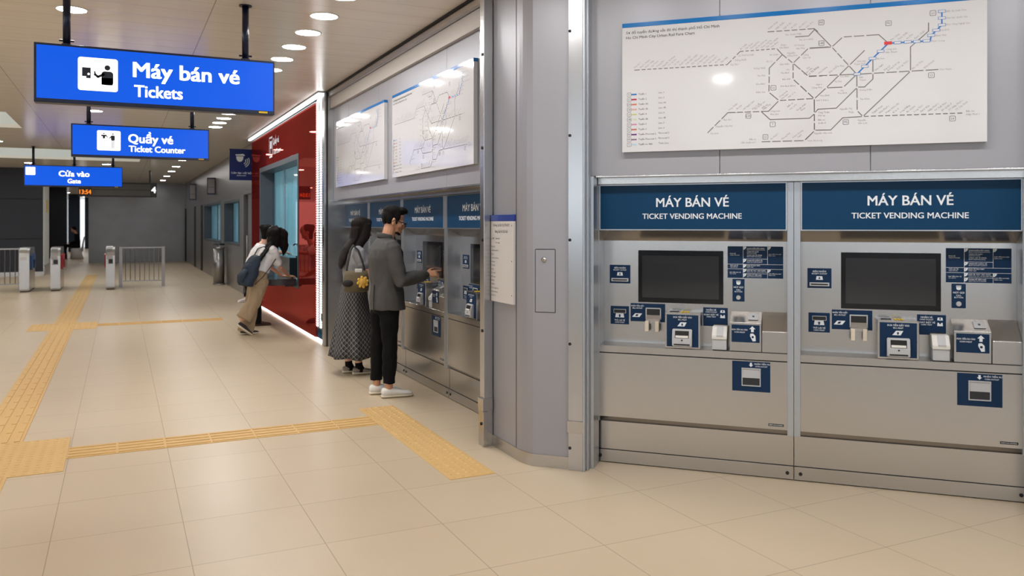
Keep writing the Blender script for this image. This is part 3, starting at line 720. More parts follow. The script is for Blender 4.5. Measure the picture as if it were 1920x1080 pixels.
    T('NẠP TIỀN VÀO VÉ', a+.012, Z[1]-.025, .0058); T('SVC TOP-UP', a+.014, Z[1]-.034, .0048)
    for s1, s2, z in (('CHỌN ĐIỂM ĐẾN (MAP)', 'SELECT THE DESTINATION STATION', d-.016), ('CHỌN VÉ NGÀY', 'SELECT DAY TICKET', d-.037), ('CHỌN GIÁ VÉ (FARE)', 'SELECT TICKET FARE (TABLE)', d-.058), ('CHỌN SỐ LƯỢNG VÉ', 'SELECT THE TICKET QUANTITY', Z[2]-.014), ('ĐƯA VÉ VÀO MÁY', 'INSERT CARD', Z[0]-.011), ('ĐẶT VÉ “SVC” VÀO KHAY', 'PLACE YOUR “SVC” ON THE CARD TRAY', Z[1]-.012), ('CHỌN SỐ TIỀN NẠP', 'SELECT THE TOP UP AMOUNT', Z[3]-.013)):
        T(s1, X1+.022, z, .0068); T(s2, X1+.022, z-.0085, .0046)
    for z in (d-.051, Z[1]-.031): T('ĐƯA TIỀN VÀO MÁY', X2+.006, z, .0056); T('INSERT CASH', X2+.006, z-.009, .0046)
    flatob('lettering', bm, WHITE, o)
    bm = BM()
    for s, x, z in (('1', X1, d), ('2', X1, Z[2]), ('1', X1, Z[0]), ('1', X1, Z[1]), ('2', X1, Z[3]), ('3', X2, d), ('3', X2, Z[1])): text(bm, s, x+.007, z-.0135, .0085, yp-.0006, bold=.02, res=1)
    flatob('step_numbers', bm, NAVYS, o)
    # coin outlet in the service door
    a, b, c, d = .256, .478, .524, .705
    o = ob('coin_outlet', boxes([(a, .313, -.003, .001, c, d), (.421, b, -.003, .001, c, d), (.313, .421, -.003, .001, .664, d), (.313, .421, -.003, .001, c, .558)]), NAVYS, sd)
    bm = BM(); arrow(bm, .366, .686, .013, False, -.0036); text(bm, 'NHẬN TIỀN XU', .386, .688, .009, -.0036, 'L', bold=.02); text(bm, 'COIN OUTLET', .392, .674, .0075, -.0036, 'L', bold=.02); flatob('lettering', bm, WHITE, o)
    fr = ob('cup_frame', boxes([(.311, .317, -.007, .0, .556, .666), (.417, .423, -.007, .0, .556, .666), (.317, .417, -.007, .0, .660, .666), (.317, .417, -.007, .0, .556, .562)], .001), GREYP, o)
    ob('cup_flap', box(BM(), .317, .417, -.003, .0, .606, .660), GREYP, fr, label='clear flap of the coin cup')
    ob('cup', box(BM(), .317, .417, -.0012, .0, .562, .606), DARK, fr)
    rl = ob('rating_plate', box(BM(), .467, .555, -.0022, .0, .324, .338), BLACK, sd)
    bm = BM(); text(bm, 'NIPPON SIGNAL', .511, .3285, .0058, -.0028, width=.078, bold=.02, res=1); flatob('lettering', bm, WHITE, rl)
    return t
tvm = make_tvm()
TV = 'ticket vending machines'
def place_tvm(o, loc, rz, label):
    o.location = loc; o.rotation_euler = (0, 0, rz); o['label'] = label; o['group'] = TV
place_tvm(tvm, W(-.6475, 5.17), RW, 'stainless ticket vending machine facing the viewer, beside the grey pillar')
place_tvm(copy_tree(tvm), W(.5775, 5.17), RW, 'stainless ticket vending machine at the outer end of the angled wall')
for yc, lb in ((6.15, 'ticket vending machine half hidden by the steel jamb of the pillar'), (7.38, 'ticket vending machine the man in the grey blazer is using'),
               (8.61, 'ticket vending machine behind the head of the man in the blazer'), (9.84, 'ticket vending machine next to the red office, behind the long-haired woman')):
    place_tvm(copy_tree(tvm), (2.595, yc, 0), RL, lb)

# ------------------------------------------------------------------ route map boards
GREY = [[(-.922, .507), (-.366, .505), (-.291, .578), (-.084, .58), (-.053, .543), (-.126, .469), (-.128, .327), (-.072, .276), (.126, .278)], [(-.053, .543), (.006, .489), (.006, .396), (.121, .278), (.123, .092), (.069, .037), (-.168, .038)], [(.006, .489), (.091, .571), (.199, .57)], [(.006, .489), (.091, .407), (.162, .406)], [(-.134, .682), (.121, .681), (.14, .663)], [(.019, .641), (.091, .641), (.121, .673)], [(-.479, .103), (-.362, .218), (-.13, .216), (-.072, .276)], [(-.173, .218), (-.122, .167), (.095, .165), (.123, .19)], [(.089, .569), (.216, .568), (.274, .621), (.462, .62), (.512, .568)], [(.122, .678), (.216, .568), (.348, .404), (.35, .197), (.38, .163)], [(.051, .351), (.122, .276), (.186, .336), (.278, .335), (.348, .404)], [(.186, .336), (.388, .536)], [(.122, .276), (.122, .096)], [(.122, .192), (.142, .215), (.24, .217), (.35, .329)], [(.35, .331), (.389, .33), (.432, .372), (.432, .482)], [(.089, .409), (.348, .404), (.762, .405)], [(.624, .404), (.624, .539), (.714, .62), (.714, .666)], [(.624, .404), (.38, .163), (.274, .16), (.21, .093), (.126, .095), (.066, .036)], [(.38, .163), (.878, .16)]]
BLUE = [[(.348, .404), (.43, .488), (.512, .568)], [(.512, .568), (.722, .566), (.728, .596), (.78, .649), (.78, .721)]]
ST = [(.35, .405), (.39, .446), (.43, .488), (.472, .526), (.558, .568), (.61, .568), (.656, .567), (.704, .567), (.728, .596), (.752, .622), (.78, .649), (.78, .687), (.78, .724)]
RST = [(.51, .569)][0]
DOTS = [(-.884, .506), (-.848, .506), (-.814, .506), (-.78, .506), (-.746, .506), (-.712, .505), (-.678, .505), (-.644, .505), (-.61, .505), (-.578, .505), (-.544, .505), (-.511, .505), (-.478, .505), (-.446, .504), (-.413, .504), (-.38, .504), (-.338, .532), (-.314, .555), (-.266, .578), (-.237, .578), (-.207, .578), (-.178, .578), (-.148, .578), (-.119, .578), (-.089, .578), (-.092, .681), (-.049, .681), (-.007, .681), (.035, .681), (.08, .681), (-.128, .425), (-.128, .376), (-.128, .327), (-.072, .276), (-.026, .277), (.023, .277), (.072, .277), (.006, .489), (.006, .441), (.006, .396), (.042, .358), (.084, .316), (.121, .278), (.046, .528), (.091, .571), (-.026, .517), (-.092, .507), (-.314, .221), (-.27, .22), (-.224, .218), (-.177, .218), (-.402, .178), (-.442, .139), (-.115, .04), (-.057, .038), (.006, .038), (.069, .037), (.123, .193), (.123, .142), (.123, .092), (.046, .445), (.087, .408), (.14, .407)] + [(.142, .408), (.197, .407), (.252, .407), (.432, .406), (.496, .406), (.56, .405), (.624, .404), (.694, .405), (.278, .335), (.186, .336), (.35, .329), (.35, .264), (.35, .197), (.38, .163), (.327, .621), (.392, .621), (.274, .621), (.216, .568), (.246, .536), (.274, .497), (.308, .459), (.416, .162), (.453, .161), (.49, .161), (.526, .161), (.564, .161), (.6, .161), (.636, .16), (.672, .16), (.708, .16), (.743, .16), (.78, .159), (.814, .159), (.85, .159)]
NAMES = [(-.922, .52, 45, 'Tỉnh lộ 7'), (-.884, .52, 45, 'Phước Thạnh'), (-.852, .519, 45, 'Phước Hiệp'), (-.818, .52, 45, 'Cây Trôm'), (-.782, .52, 45, 'Trung Mới'), (-.746, .519, 45, 'Nguyễn Thị Rành'), (-.712, .521, 45, 'TV Củ Chi'), (-.678, .521, 45, 'Củ Chi'), (-.644, .52, 45, 'Phạm Văn Cội'), (-.608, .521, 45, 'Trần Văn Chẩm'), (-.572, .52, 45, 'Tân Thông Hội'), (-.538, .52, 45, 'Lê Minh Nhựt'), (-.504, .52, 45, 'Tân Phú Trung'), (-.471, .52, 45, 'Hương lộ 2'), (-.434, .52, 45, 'An Hạ'), (-.4, .52, 45, 'Tân Hiệp'), (-.348, .502, 0, 'Tân Thới'), (-.324, .527, 0, 'Thống Nhất'), (-.3, .554, 0, 'Lý Thường Kiệt'), (-.287, .592, 45, 'Bà Triệu'), (-.258, .591, 45, 'Tân Xuân'), (-.23, .592, 45, 'Quang Đức'), (-.198, .591, 45, 'Bà An Dương'), (-.168, .591, 45, 'Tham Lương'), (-.14, .591, 45, 'Tân Thới Nhất'), (-.112, .591, 45, 'Tân Bình'), (-.13, .697, 45, 'Thạnh Xuân'), (-.088, .695, 45, 'Hiệp Khẩu'), (-.044, .694, 45, 'Ngã 4 Ga'), (-.003, .694, 45, 'An Lộc'), (.041, .694, 45, 'An Nhơn'), (.081, .693, 45, 'Lâm Sơn'), (-.038, .657, 0, 'Tân Chánh Hiệp'), (.038, .621, 0, 'Tân Sơn Nhất'), (-.061, .598, 0, 'Phạm'), (-.071, .583, 0, 'Văn Bạch'), (-.122, .546, 0, 'Bà Quẹo'), (-.025, .549, 0, 'Nguyễn'), (-.025, .533, 0, 'Hồng Đào'), (-.142, .508, 0, 'Âu Cơ'), (-.216, .471, 0, 'Thống Nhất'), (-.194, .427, 0, 'Tân Phú'), (-.2, .378, 0, 'Hòa Bình'), (-.2, .33, 0, 'Đầm Sen'), (.01, .591, 0, 'CV Hoàng'), (.021, .572, 0, 'Văn Thụ'), (.065, .533, 0, 'Lăng'), (.059, .516, 0, 'Cha Cả'), (-.066, .486, 0, 'Bảy Hiền'), (-.032, .453, 0, 'Chợ'), (-.063, .435, 0, 'Tân Bình'), (-.053, .398, 0, 'Bắc Hải'), (-.063, .358, 0, 'ĐH Bách Khoa'), (-.068, .296, 45, 'Vòng xoay'), (-.055, .285, 45, 'Phú Lâm'), (-.019, .291, 45, 'Chợ Lớn'), (-.022, .237, 45, 'Bến xe'), (-.011, .22, 45, 'Chợ Lớn'), (.028, .211, 45, 'Thuận Kiều'), (.053, .212, 45, 'Plaza'), (-.12, .215, 0, 'Công viên'), (-.119, .197, 0, 'Phú Lâm'), (-.354, .232, 45, 'Tùng Thiện'), (-.31, .237, 45, 'An Lạc'), (-.27, .233, 45, 'Hồ Ngọc Lãm'), (-.218, .233, 45, 'Khu Y tế'), (-.204, .232, 45, 'Kỹ thuật cao'), (-.164, .236, 45, 'Bến xe'), (-.157, .227, 45, 'Miền Tây'), (-.386, .176, 0, 'Bàu Góc'), (-.43, .138, 0, 'Nguyễn Cửu Phú'), (-.464, .096, 0, 'Tân Kiên'), (-.238, .054, 0, 'Bến xe'), (-.287, .036, 0, 'Cần Giuộc mới'), (-.115, .051, 45, 'Đa Phước'), (-.053, .05, 45, 'Phong Phú'), (.006, .055, 45, 'Trịnh Quang'), (.035, .058, 45, 'Nghị'), (.084, .035, 0, 'Vành đai trong'), (.069, .421, 45, 'Phạm Văn'), (.084, .452, 45, 'Hai'), (.095, .418, 45, 'Lê Thị Riêng'), (.362, .385, 0, 'Bến'), (.362, .369, 0, 'Thành'), (.35, .476, 0, 'Nhà Hát'), (.334, .461, 0, 'Thành Phố'), (.455, .485, 0, 'Ba Son'), (.5, .534, 0, 'Công viên'), (.496, .517, 0, 'Văn Thánh'), (.526, .584, 45, 'Tân Cảng'), (.564, .585, 45, 'Thảo Điền'), (.606, .586, 45, 'An Phú'), (.648, .585, 45, 'Rạch Chiếc'), (.728, .563, 0, 'Phước Long'), (.752, .592, 0, 'Bình Thái'), (.768, .62, 0, 'Thủ Đức'), (.802, .649, 0, 'Khu Công Nghệ Cao'), (.802, .685, 0, 'Đại học Quốc Gia'), (.802, .722, 0, 'Bến Xe Suối Tiên'), (.444, .419, 45, 'Hàm Nghi'), (.492, .418, 45, 'Đại Lộ'), (.512, .416, 45, 'Đông Dương'), (.558, .42, 45, 'Dương Thiên'), (.634, .416, 45, 'Mai Chí Thọ'), (.696, .419, 45, 'Bình Khánh'), (.768, .404, 0, 'Thủ Thiêm'), (.362, .313, 0, 'Hoàng Diệu'), (.364, .261, 0, 'Tân Định'), (.259, .21, 0, 'Nguyễn Thị'), (.304, .19, 0, 'Thập'), (.354, .142, 0, 'Nguyễn'), (.354, .125, 0, 'Văn Linh'), (.132, .265, 0, 'ĐH Y Dược'), (.142, .195, 0, 'Tùng Thiện'), (.142, .178, 0, 'Vương'), (.142, .153, 0, 'Bến xe'), (.142, .135, 0, 'Quận 8'), (.122, .076, 0, 'Nguyễn Văn Linh'), (.259, .395, 0, 'Tao Đàn'), (.23, .368, 0, 'Từ Dũ'), (.132, .357, 0, 'Ngã 6'), (.107, .34, 0, 'Cộng Hòa'), (.154, .292, 0, 'Hòa Bình'), (.259, .316, 0, 'Chợ'), (.246, .301, 0, 'Thái Bình'), (.234, .456, 0, 'Con Rùa'), (.092, .421, 45, 'Lê Thị Riêng'), (.148, .422, 45, 'Hòa Hưng'), (.204, .422, 45, 'Dân Chủ'), (.898, .169, 0, 'Bến tàu'), (.898, .151, 0, 'Hiệp Phước'), (.43, .178, 45, 'Thạnh Xuân'), (.466, .178, 45, 'Vĩnh Phước'), (.502, .178, 45, 'Phạm Hữu Lầu'), (.538, .178, 45, 'Bờm 8'), (.574, .178, 45, 'Long Kiểng'), (.608, .178, 45, 'Bà Chiêm'), (.644, .178, 45, 'Long Thới'), (.678, .178, 45, 'Rạch Rộp'), (.714, .178, 45, 'Hiệp Phước'), (.748, .178, 45, 'TT Thể Thao'), (.782, .178, 45, 'BV Quận 8'), (.816, .177, 45, 'TT Hiệp Phước'), (.85, .177, 45, 'TT Cây Xanh')]
BADGE = [((-.103, .352), 'L6'), ((-.244, .193), 'L3A'), ((-.107, .138), 'T'), ((-.148, .066), 'L5'), ((.736, .718), 'L1'), ((.16, .713), 'M3'), ((.512, .68), 'M2'), ((.16, .594), 'L4B'), ((.728, .376), 'L2'), ((.29, .135), 'M2'), ((.832, .132), 'L4')]
def make_board():
    """front at y = 0, lower edge at z = 0, x from -1 to 1"""
    t = thing('route_map_board', '', 'map board')
    ob('panel', box(BM(), -1.0, 1.0, 0, .036, 0, .773, bev=.001), BOARD, t)
    ob('top_band', box(BM(), -1.0, 1.0, -.0005, .036, .7735, .80, bev=.001), BBLUE, t)
    y = -.0006
    bm = BM()
    for l in GREY: stroke(bm, l, .0052, y)
    flatob('route_lines', bm, LGREY, t)
    bm = BM()
    for u, v in DOTS: disc(bm, u, v, .0058, y-.0008, 10)
    flatob('station_dot_print', bm, BOARD, t)
    bm = BM()
    for l in BLUE: stroke(bm, l, .0075, y-.0004)
    for u, v in ST: rect(bm, u-.019, u+.019, v-.008, v+.008, y-.001)
    flatob('blue_line', bm, LBLUE, t)
    bm = BM()
    for u, v in ST: rect(bm, u-.0165, u+.0165, v-.0058, v+.0058, y-.0014)
    flatob('station_box_print', bm, BOARD, t)
    flatob('current_station', rect(BM(), RST[0]-.02, RST[0]+.02, RST[1]-.009, RST[1]+.009, y-.0014), mat('station_red', srgb(205, 40, 50), .4), t)
    bm = BM()
    for u, v, r, s in NAMES: text(bm, s, u, v-.004, .0095, y, 'L', rot=r*.86, res=1)
    flatob('station_names', bm, TGREY, t)
    bm = BM()
    text(bm, 'Sơ đồ tuyến đường sắt đô thị thành phố Hồ Chí Minh', -.974, .732, .0165, y, 'L', width=.563, res=2, bold=.010)
    text(bm, 'Ho Chi Minh City Urban Rail Fare Chart', -.974, .701, .0165, y, 'L', width=.418, res=2, bold=.010)
    flatob('title', bm, DARK, t)
    rows = [('L1', 'Tuyến 1', 'Line 1', (20, 110, 185)), ('L2', 'Tuyến 2', 'Line 2', (175, 30, 55)), ('L3A', 'Tuyến 3A', 'Line 3A', (205, 120, 90)), ('L3B', 'Tuyến 3B', 'Line 3B', (205, 150, 130)), ('L4', 'Tuyến 4', 'Line 4', (190, 200, 130)), ('L4B', 'Tuyến 4B', 'Line 4B', (195, 215, 165)), ('L5', 'Tuyến 5', 'Line 5', (205, 140, 170)), ('L6', 'Tuyến 6', 'Line 6', (200, 110, 95)), ('M2', 'Tuyến Monorail 2', 'Monorail 2', (110, 40, 130)), ('M3', 'Tuyến Monorail 3', 'Monorail 3', (140, 110, 140)), ('T', 'Tuyến xe điện', 'Tram Line', (175, 210, 225))]
    bt = BM(); bb = BM(); bw = BM()
    for k, (a, b, c, col) in enumerate(rows):
        v = .356-.031*k
        stroke(bb, rrect(-.968, -.944, v-.0115, v+.0115, .003, 2), .0016, y, True)
        text(bt, a, -.956, v-.004, .009, y, 'C', res=1); text(bt, b, -.898, v-.004, .0105, y, 'L', res=1); text(bt, c, -.774, v-.001, .0105, y, 'L', res=1)
        b2 = BM(); rect(b2, -.942, -.909, v-.0045, v+.0045, y)
        if a in ('L3B', 'L4B'): rect(bw, -.942, -.909, v-.001, v+.001, y-.0004)
        flatob('legend_swatch', b2, mat('swatch_'+a, srgb(*col), .4), t)
    for (u, v), s in BADGE: stroke(bb, rrect(u-.0145, u+.0145, v-.0135, v+.0135, .004, 2), .0022, y, True); text(bt, s, u, v-.005, .011, y, 'C', res=1)
    flatob('legend_text', bt, DARK, t); flatob('legend_boxes', bb, DARK, t); flatob('swatch_split', bw, BOARD, t)
    return t
board = make_board()
MG = 'route map boards'
x, y, _ = W(-.0445, 5.03)
board.location = (x, y, 1.987); board.rotation_euler = (0, 0, RW)
tag(board, 'white route map board above the two machines of the angled wall', 'map board', MG)
for yc, lb in ((6.69, 'white glossy route map board beside the steel jamb, over the man in the blazer'), (9.0, 'white glossy route map board beside the red office portal')):
    c = copy_tree(board); c.location = (2.397, yc, 1.993); c.rotation_euler = (0, 0, RL); c['label'] = lb; c.scale = (1.02, 1, 1)

# fare notice on the pillar
t = thing('fare_notice', 'narrow white braille fare notice with blue top strip on the pillar', 'notice', (2.320, 5.0, 1.01), RL)
ob('panel', box(BM(), -.182, .170, 0, .0215, 0, .55, bev=.003), mat('notice_white', srgb(216, 212, 210), .4, bump=.12, bscale=160), t)
ob('top_band', box(BM(), -.182, .170, -.0005, .0215, .5505, .594, bev=.002), mat('notice_blue', srgb(40, 66, 150), .3), t)
bm = BM(); text(bm, 'Đường Sắt Đô Thị TP.HCM', -.01, .515, .0175, -.0008, width=.25); text(bm, 'Bảng Giá Vé Chữ Nổi', -.01, .472, .0175, -.0008, width=.2)
text(bm, 'Ga đến', -.165, .428, .010, -.0008, 'L'); text(bm, 'Giá vé lượt', -.10, .428, .010, -.0008, 'L'); text(bm, 'Giá vé ngày', -.10, .400, .010, -.0008, 'L')
for k, s in enumerate(['Bến Thành', 'Nhà Hát Thành Phố', 'Ba Son', 'Công viên Văn Thánh', 'Tân Cảng', 'Thảo Điền', 'An Phú', 'Rạch Chiếc', 'Phước Long', 'Bình Thái', 'Thủ Đức', 'Khu Công Nghệ Cao', 'Đại học Quốc Gia', 'BX Suối Tiên']): text(bm, s, -.17, .372-.0257*k, .0095, -.0008, 'L', res=1)
flatob('lettering', bm, DARK, t)
for x, z in ((.155, .285), (.155, .06), (.155, .52)): ob('screw', cyl(BM(), (x, -.002, z), (x, .001, z), .0035, 8), DARK, t)

# ------------------------------------------------------------------ downlights
def make_lamp():
    t = thing('downlight', '', 'ceiling light')
    bm = BM(); n = 28
    for i in range(n):
        a, b = 2*PI*i/n, 2*PI*(i+1)/n
        def p(a, r, z): return bm.verts.new((r*math.cos(a), r*math.sin(a), z))
        for r0, z0, r1, z1 in ((.120, -.001, .118, -.006), (.118, -.006, .106, -.006), (.106, -.006, .104, .0)): bm.faces.new([p(a, r0, z0), p(b, r0, z0), p(b, r1, z1), p(a, r1, z1)])
    bmesh.ops.remove_doubles(bm, verts=bm.verts[:], dist=1e-5)
    ob('rim', bm, LAMPRIM, t)
    bm = BM(); f = bm.faces.new([bm.verts.new((.105*math.cos(-2*PI*i/20), .105*math.sin(-2*PI*i/20), -.003)) for i in range(20)])
    ob('diffuser', bm, LAMPM, t)
    return t
lamp = make_lamp(); _first = [True]
def put_lamp(x, y, label, group):
    global lamp
    o = lamp if _first[0] else copy_tree(lamp); _first[0] = False
    o.location = (x, y, H); tag(o, label, 'ceiling light', group)
rowA = [5.97+.635*k for k in range(6)]+[12.4+.635*k for k in range(5)]
for y in rowA: put_lamp(1.485, y, 'round white ceiling downlight in the close-set row along the vending machine wall', 'close-set row of downlights')
for y in (18.9, 20.3, 23.05, 25.7, 28.1, 31, 34): put_lamp(1.475, y, 'round white ceiling downlight in the row along the far grey wall', 'downlights along the far wall')
for y in (7.25, 13.6, 25.6, 28.3, 32): put_lamp(-.34, y, 'round white ceiling downlight in the row above the hanging signs', 'downlights above the signs')
for y in (19.4, 25.9): put_lamp(-2.25, y, 'round white ceiling downlight beside the skylight openings', 'downlights by the skylights')
for x, y in ((-2.5, 46), (-1.6, 38.6), (-3.4, 44), (-2.5, 47.5), (-2.5, 49.5), (-2.0, 54), (-1.95, 56), (-1.9, 60), (-3.2, 38), (-.6, 48), (.3, 44)): put_lamp(x, y, 'tiny round downlight of a partly added set in the bright hall beyond the dark column', 'downlights of the far hall')  # some of these added to brighten the far floor and chair
for x, y in [(-.34, .85), (-.34, -5.5), (5.2, .4), (5.6, -2), (-4.5, 8), (-4.5, 12), (-2.25, 6.5), (-2.25, 11), (-6.8, 6), (-6.8, 12), (-6.8, 18), (-4.5, 4.5)]:  # lamps out of view, mostly added to light the floor and walls
    put_lamp(x, y, 'round ceiling downlight added over the unseen part of the hall', 'added downlights out of view')

for y in (3, 5, 7, 9, 11.2, 13.2, 17.2, 18.6): put_lamp(-3.3, y, 'round ceiling downlight added over the unseen part of the hall', 'added downlights out of view')  # out-of-view row added to brighten the ceiling
for x in (-4.6, -6.8):  # more unseen lamps added for the hall floor and ceiling
    for y in (14.5, 17, 19.2, 25.5, 27.5): put_lamp(x, y, 'round ceiling downlight added over the unseen part of the hall', 'added downlights out of view')
for k in range(7):
    x, y, _ = W(-1.75+.635*k, 3.75)
    put_lamp(x, y, 'round ceiling downlight in the row following the angled wall', 'downlights along the angled wall')

# ------------------------------------------------------------------ hanging signs
def sign(loc, wd, z0, z1, poles, label, lines, pict, tagx=None):
    t = thing('hanging_sign', label, 'sign', (loc[0], loc[1], 0)); hw = wd/2; dp = .11
    ob('case', box(BM(), -hw, hw, 0, dp, z0, z1, bev=.004), SIGNFRAME, t)
    fc = ob('lit_face', box(BM(), -hw+.016, hw-.012, -.003, .002, z0+.028, z1-.016, bev=.001, seg=1), SIGNBLUE, t)
    bm = BM()
    for s, x, z, cap, wdt, al in lines: text(bm, s, x, z, cap, -.0045, al, width=wdt, bold=.035, res=3)
    flatob('lettering', bm, SIGNWHITE, fc)
    x0, x1, a, b = pict
    flatob('pictogram_plate', flat(BM(), rrect(x0, x1, a, b, (x1-x0)*.07), -.0045), SIGNWHITE, fc)
    for x in poles:
        p = ob('pole', cyl(BM(), (x, dp/2, z1-.01), (x, dp/2, H), .025, 16), POLE, t, True)
        ob('flange', cyl(BM(), (x, dp/2, H-.008), (x, dp/2, H-.0005), .048, 18), POLE, p)
        cl = BM(); cyl(cl, (x-.047, dp/2, z1+.035), (x+.047, dp/2, z1+.035), .007, 8); cyl(cl, (x, dp/2, z1-.002), (x, dp/2, z1+.012), .034, 14)
        ob('clamp', cl, POLE, p)
    if tagx: ob('yellow_tag', box(BM(), tagx, tagx+.064, -.002, .0, z0+.008, z0+.022), YEL, t)
    return t, fc
def figure_pict(bm, x, z, k):      # a standing figure seen from behind, k = scale
    disc(bm, x, z+.062*k, .017*k, -.0056, 14)
    flat(bm, rrect(x-.034*k, x+.034*k, z-.05*k, z+.038*k, .018*k), -.0056)
    return bm
t, fc = sign((.271, 6.5), 1.614, 2.385, 2.797, (-.61, .598), 'large blue lit hanging sign for ticket machines, the first overhead', [('Máy bán vé', -.184, 2.603, .108, .728, 'L'), ('Tickets', -.177, 2.461, .085, .321, 'L')], (-.538, -.285, 2.484, 2.717), .69)
bm = BM(); rect(bm, -.512, -.458, 2.583, 2.645, -.0056); rect(bm, -.486, -.458, 2.570, 2.583, -.0056); figure_pict(bm, -.352, 2.584, 1.1)
rect(bm, -.39, -.318, 2.53, 2.58, -.0056); stroke(bm, [(-.375, 2.605), (-.412, 2.584), (-.432, 2.601)], .016, -.0056); stroke(bm, [(-.430, 2.602), (-.433, 2.620)], .009, -.0056)
flatob('pictogram', bm, SIGNDARK, fc)
flatob('pictogram_hole', disc(BM(), -.471, 2.6, .008, -.0064, 12), SIGNWHITE, fc)
t, fc = sign((.258, 11.55), 1.618, 2.385, 2.797, (-.614, .604), 'blue lit hanging sign for the ticket counter, second overhead', [('Quầy vé', -.16, 2.585, .108, .524, 'L'), ('Ticket Counter', -.154, 2.468, .078, .667, 'L')], (-.519, -.252, 2.473, 2.724), .68)
bm = BM(); disc(bm, -.442, 2.685, .009, -.0056, 12); stroke(bm, [(-.468, 2.660), (-.416, 2.660)], .02, -.0056); rect(bm, -.455, -.429, 2.622, 2.66, -.0056); stroke(bm, [(-.416, 2.655), (-.40, 2.64)], .01, -.0056)
disc(bm, -.340, 2.683, .009, -.0056, 12); flat(bm, rrect(-.362, -.318, 2.60, 2.665, .012), -.0056); stroke(bm, [(-.36, 2.65), (-.378, 2.628)], .012, -.0056); rect(bm, -.352, -.345, 2.50, 2.60, -.0056); rect(bm, -.335, -.328, 2.50, 2.60, -.0056)
flatob('pictogram', bm, SIGNDARK, fc)
t, fc = sign((-.905, 20.3), 1.906, 2.355, 2.815, (-.78, 0.0, .765), 'blue lit hanging sign for the gates, third overhead', [('Cửa vào', .0, 2.585, .118, .588, 'C'), ('Gate', .0, 2.437, .095, .25, 'C')], (-.918, -.74, 2.6, 2.768), .80)

# platform display with the clock
t = thing('platform_display', 'dark hanging display board with orange clock and white number 4', 'display', (-.05, 28, 0))
ob('frame', boxes([(-1.09, .91, 0, .1, 2.785, 2.83), (-1.09, .91, 0, .1, 2.38, 2.42), (-.72, .91, .0, .1, 2.595, 2.61)]), BLACK, t)
ob('panel', boxes([(-.70, .91, .02, .09, 2.61, 2.785), (-.70, .91, .02, .09, 2.42, 2.595)]), mat('display_grey', srgb(88, 86, 86), .4), t)
c_ = ob('clock', box(BM(), -1.09, -.71, -.005, .1, 2.42, 2.785), BLACK, t)
bm = BM(); text(bm, '13:54', -.90, 2.46, .13, -.0065, width=.31, bold=.03); flatob('digits', bm, mat('orange_led', (.9, .25, .02), .5, emit=1.2, ecol=(1, .22, .01)), c_)
nb = ob('number_box', box(BM(), .91, 1.09, -.005, .1, 2.38, 2.83), BLACK, t)
bm = BM(); text(bm, '4', 1.0, 2.52, .19, -.0065, bold=.03); flatob('digit', bm, SIGNWHITE, nb)
for x in (-.6, .90): ob('pole', cyl(BM(), (x, .05, 2.82), (x, .05, H), .03, 12), BLACK, t)

# projecting signs
t = thing('projecting_sign', 'blue square intercom sign projecting from the grey wall by the red office', 'sign', (2.2, 17.3, 0))
ob('plate', box(BM(), -.215, .248, 0, .035, 2.43, 3.06, bev=.003), mat('intercom_blue', srgb(22, 40, 106), .45, spec=.25), t)
bm = BM(); y = -.001
flat(bm, [(-.095, 2.925), (.085, 2.925), (.075, 2.945), (.05, 2.965), (-.02, 2.955), (-.10, 2.95)], y); flat(bm, [(-.085, 2.912), (.055, 2.912), (.05, 2.86), (.025, 2.815), (-.015, 2.80), (-.055, 2.815), (-.08, 2.86)], y)
for r in (.06, .095, .13): stroke(bm, [(.04+r*math.cos(a), 2.82+r*math.sin(a)) for a in [math.radians(-62+18*q) for q in range(6)]], .016, y)
text(bm, 'Liên lạc nội bộ', .016, 2.56, .038, y, width=.38, bold=.02); text(bm, 'Intercom', .016, 2.515, .024, y, width=.17, bold=.02)
flatob('lettering', bm, WHITE, t)
for yy, z0, z1, lb in ((24.6, 2.38, 2.86, 'small projecting sign with blue border over the office windows'), (31.2, 2.40, 2.98, 'narrow dark projecting sign near the end of the grey wall')):
    t = thing('projecting_sign', lb, 'sign', (2.32, yy, 0))
    ob('plate', box(BM(), -.10, .128, 0, .05, z0, z1, bev=.003), mat('sign_back', srgb(40, 44, 78), .4), t)
    bm = BM(); rect(bm, -.08, .10, z0+.04, z1-.04, -.001); flatob('face', bm, mat('sign_grey', srgb(150, 146, 150), .4), t)
    bm = BM(); text(bm, 'Phòng vé', .01, z0+.2, .03, -.002, width=.15, bold=.02, res=1); flatob('lettering', bm, DARK, t)
# white lettering on the red glass
t = thing('office_sign', 'white ticket counter lettering and icon on the red glass', 'sign', (XR-.002, 14.05, 0), RL)
bm = BM(); stroke(bm, rrect(-.62, -.30, 2.70, 3.03, .02), .03, 0, True); rect(bm, -.54, -.38, 2.84, 2.97, 0); stroke(bm, [(-.5, 2.82), (-.5, 2.72)], .03, 0)
text(bm, 'Quầy vé', -.22, 2.89, .11, 0, 'L', bold=.02); text(bm, 'Ticket Counter', -.22, 2.72, .08, 0, 'L', bold=.02)
flatob('lettering', bm, WHITE, t)

